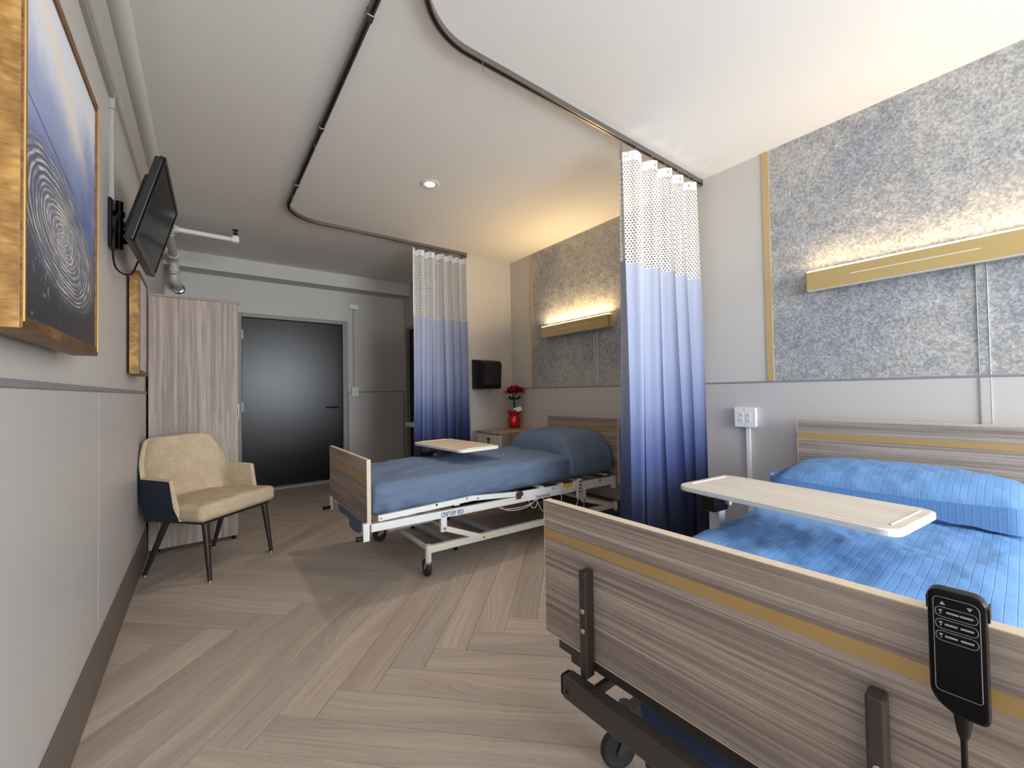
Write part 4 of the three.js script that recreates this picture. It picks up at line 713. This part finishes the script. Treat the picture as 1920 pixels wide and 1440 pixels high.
{ // towel dispenser on the projecting wall
  const t = thing('towel_dispenser', 'black paper towel dispenser on the cream-lit projecting wall', 'dispenser', [2.632, 1.208, NZ]);
  const s = new THREE.Shape(); s.moveTo(0, 0); s.lineTo(0.17, 0.0); s.quadraticCurveTo(0.19, 0.0, 0.195, 0.02); s.lineTo(0.215, 0.27); s.quadraticCurveTo(0.215, 0.315, 0.165, 0.325); s.lineTo(0.02, 0.345); s.lineTo(0, 0.34); s.closePath();
  obj('housing', extr(s, 0.28, 0.008, 3).rotateY(-Math.PI / 2).translate(0.14, 0, 0), M.black, t);
  obj('window_cover', surf(20, 14, (u, v) => { const y = 0.05 + 0.235 * v, z = mix(0.1985, 0.2165, v); return [mix(-0.1, 0.128, u), y, z + 0.004 * Math.sin(u * Math.PI)]; }), M.smoky, t);
  obj('lever', [B(0.14, 0.152, 0.235, 0.25, 0.15, 0.2, 0.003)], M.black, t);
  obj('towel_slot', B(-0.11, 0.11, -0.001, 0.006, 0.08, 0.11, 0), M.rubber, t);
}
{ // hand basin on the side wall, mostly behind the far curtain
  const t = thing('wash_basin', 'white wall basin just visible left of the far curtain', 'basin', [NX - 0.005, 0, -4.72]);
  const rim = extr(roundedRect(0.42, 0.44, [0.04, 0.02, 0.02, 0.04], new THREE.Path(roundedRect(0.3, 0.34, 0.06).getPoints(8))), 0.05, 0.006, 2).rotateX(-Math.PI / 2).translate(-0.21, 0.762, 0);
  obj('rim', rim, M.porcelain, t);
  obj('bowl', lathe([[0.0, 0.66], [0.09, 0.662], [0.15, 0.69], [0.18, 0.74], [0.186, 0.775]], 32).scale(0.88, 1, 0.98).translate(-0.21, 0, 0), M.porcelain, t);
  obj('faucet', [cyl(V(-0.05, 0.81, 0), V(-0.05, 0.93, 0), 0.012), tube([[-0.05, 0.92, 0], [-0.08, 0.95, 0], [-0.14, 0.94, 0], [-0.16, 0.9, 0]], 0.009, 20, 10)], M.chrome, t);
  obj('drain_pipe', [cyl(V(-0.21, 0.42, 0), V(-0.21, 0.665, 0), 0.02), tube([[-0.21, 0.43, 0], [-0.2, 0.39, 0], [-0.16, 0.38, 0], [-0.08, 0.42, 0], [0.0, 0.43, 0]], 0.018, 24, 10)], M.chrome, t);
  obj('wall_bracket', B(-0.03, 0, 0.62, 0.77, -0.18, 0.18, 0.004), M.porcelain, t);
}
// ================================================================ RIGHT WALL FITTINGS
{
  const t = thing('power_outlet', 'white four-socket power outlet box left of the near headboard', 'outlet', [RIGHT - 0.005, 0.964, -1.327], -Math.PI / 2);
  obj('back_box', extr(roundedRect(0.132, 0.132, 0.005), 0.032, 0.003), M.whitePlastic, t);
  obj('plate', extr(roundedRect(0.14, 0.138, 0.006), 0.007, 0.002).translate(0, 0, 0.032), M.whitePlastic, t);
  for (const x of [-0.023, 0.023]) for (const y of [-0.019, 0.019]) {
    const so = obj('socket', extr(roundedRect(0.03, 0.029, 0.011), 0.003, 0.0008).translate(x, y, 0.0385), M.white, t);
    obj('slot', [B(x - 0.0075, x - 0.0055, y - 0.002, y + 0.006, 0.041, 0.0418, 0), B(x + 0.0055, x + 0.0075, y - 0.001, y + 0.006, 0.041, 0.0418, 0), cyl(V(x, y - 0.007, 0.041), V(x, y - 0.007, 0.0418), 0.0028, 0.0028, 10)], M.key, so);
  }
  for (const y of [0.055, -0.055]) obj('screw', cyl(V(0, y, 0.038), V(0, y, 0.0405), 0.003, 0.003, 10), M.glide, t);
  const r = tag(obj('cable_raceway', B(RIGHT - 0.024, RIGHT - 0.005, 0.16, 0.896, -1.332, -1.304, 0.003), M.whitePlastic), 'white raceway running down from the four-socket outlet', 'raceway');
}
function wire(z0, lab, yb) {
  const t = thing('cable_cover', lab, 'cable cover', [0, 0, 0]);
  obj('upper_cover', B(RIGHT - 0.0065, RIGHT - 0.003, 1.216, 1.764, z0 + 0.003, z0 + 0.035, 0.0005), M.paper, t, 2);
  obj('lower_cover', B(RIGHT - 0.0105, RIGHT - 0.005, yb, 1.202, z0 + 0.003, z0 + 0.035, 0.0005), M.panel, t);
  for (const z of [z0, z0 + 0.0355]) { obj('edge_wire', B(RIGHT - 0.0085, RIGHT - 0.003, 1.216, 1.764, z, z + 0.0018, 0.0006), M.lens, t); obj('edge_wire', B(RIGHT - 0.0115, RIGHT - 0.005, yb, 1.202, z, z + 0.0018, 0.0006), M.panel, t); }
}
wire(-0.234, 'thin pale cable cover running down from the near brass lamp', 0.5);
wire(-2.735, 'thin cable cover running down from the far brass lamp', 0.5);
// ================================================================ HAND CONTROLS
{ // black handset hung over the near footboard; local z points away from the board (-x)
  const p = nearAt(-0.03, 0.818, 0.834);
  const t = thing('bed_remote', 'black bed remote with six grey buttons hooked over the near footboard', 'remote', p, -Math.PI / 2 + 0.0312);
  const s = new THREE.Shape(); s.moveTo(-0.0265, -0.045); s.lineTo(-0.0265, 0.07); s.quadraticCurveTo(-0.0265, 0.082, -0.014, 0.083); s.lineTo(0.014, 0.083); s.quadraticCurveTo(0.0265, 0.082, 0.0265, 0.07); s.lineTo(0.0265, -0.066); s.quadraticCurveTo(0.0265, -0.075, 0.018, -0.076); s.lineTo(-0.002, -0.076); s.quadraticCurveTo(-0.0265, -0.066, -0.0265, -0.045);
  obj('body', extr(s, 0.024, 0.005, 4), M.blackGloss, t);
  const line = (pts, r = 0.00035) => { const c = new THREE.CurvePath(); const v = pts.map((q) => V(q[0], q[1], 0.0243)); for (let i = 0; i < v.length; i++) c.add(new THREE.LineCurve3(v[i], v[(i + 1) % v.length])); return new THREE.TubeGeometry(c, v.length * 3, r, 4, true); };
  const outline = roundedRect(0.041, 0.122, [0.005, 0.001, 0.009, 0.005]).getPoints(6).map((q) => [q.x, q.y + 0.013]);
  obj('outline', line(outline.slice(0, -1)), M.print, t);
  for (let i = 0; i < 3; i++) {
    const y = 0.055 - i * 0.0155, g = obj('button_row', line(roundedRect(0.0375, 0.0125, 0.0062).getPoints(6).slice(0, -1).map((q) => [q.x, q.y + y])), M.print, t);
    obj('bed_symbol', [B(-0.0155, -0.0125, y + 0.0002, y + 0.0028, 0.0238, 0.0246, 0.0005), B(-0.0145, -0.0135, y - 0.003, y - 0.001, 0.0238, 0.0244, 0)], M.print, g);
    obj('button', B(-0.0105, 0.001, y - 0.0012, y + 0.0012, 0.0238, 0.0247, 0.0006).rotateZ(i === 0 ? -0.03 : 0), M.print, t); obj('button', B(0.0035, 0.015, y - 0.0012, y + 0.0012, 0.0238, 0.0247, 0.0006), M.print, t);
  }
  for (const [x, d] of [[-0.012, 1], [0.012, -1]]) obj('arrow', extr(new THREE.Shape([[-0.0026, -0.002 * d], [0.0026, -0.002 * d], [0, 0.0026 * d]].map((q) => new THREE.Vector2(...q))), 0.0008, 0.0001, 1).translate(x, 0.0665, 0.0238), M.print, t);
  obj('hook', [B(-0.0285, -0.0265, 0.052, 0.069, -0.012, 0.014, 0.0008), B(0.0265, 0.0285, 0.052, 0.069, -0.012, 0.014, 0.0008), B(-0.02, 0.02, 0.034, 0.046, -0.058, 0.0, 0.002), B(-0.02, 0.02, 0.005, 0.046, -0.062, -0.058, 0.001)], M.black, t);
  obj('strain_relief', lathe([[0.009, 0], [0.0085, -0.012], [0.006, -0.03], [0.004, -0.036]], 16).translate(0.002, -0.07, 0.012), M.black, t);
  obj('cord', tube([[0.002, -0.1, 0.012], [0.002, -0.18, 0.014], [0.0, -0.32, 0.02], [-0.004, -0.5, 0.02], [-0.03, -0.68, 0.01], [-0.1, -0.79, 0.0], [-0.2, -0.812, -0.1]], 0.0032, 60, 8), M.black, t);
}
{ // grey handset hung on the far bed's side rail
  const t = thing('bed_remote', 'grey bed remote hanging on the side rail of the far bed', 'remote', [2.452, 0.362, -2.392]);
  t.rotation.z = -0.14;
  const s = new THREE.Shape(); s.moveTo(-0.019, -0.06); s.lineTo(-0.023, 0.07); s.quadraticCurveTo(-0.022, 0.085, -0.008, 0.086); s.lineTo(0.008, 0.086); s.quadraticCurveTo(0.022, 0.085, 0.023, 0.07); s.lineTo(0.019, -0.06); s.quadraticCurveTo(0.014, -0.078, 0, -0.08); s.quadraticCurveTo(-0.014, -0.078, -0.019, -0.06);
  obj('body', extr(s, 0.024, 0.006, 3), M.greyPlastic, t);
  for (let j = 0; j < 4; j++) for (const x of [-0.0085, 0.0085]) obj('button', B(x - 0.0055, x + 0.0055, 0.058 - j * 0.027, 0.072 - j * 0.027, 0.0225, 0.0258, 0.001), M.key, t);
  obj('hook', B(-0.012, 0.012, 0.03, 0.06, -0.014, 0.002, 0.002), M.greyPlastic, t);
  obj('cord', tube([[0, -0.078, 0.012], [-0.012, -0.13, 0.012], [-0.02, -0.2, 0.0], [0.0, -0.27, -0.03], [0.05, -0.3, -0.12]], 0.003, 40, 6), M.cable, t);
}
//#TAIL
renderer.render(scene, camera);
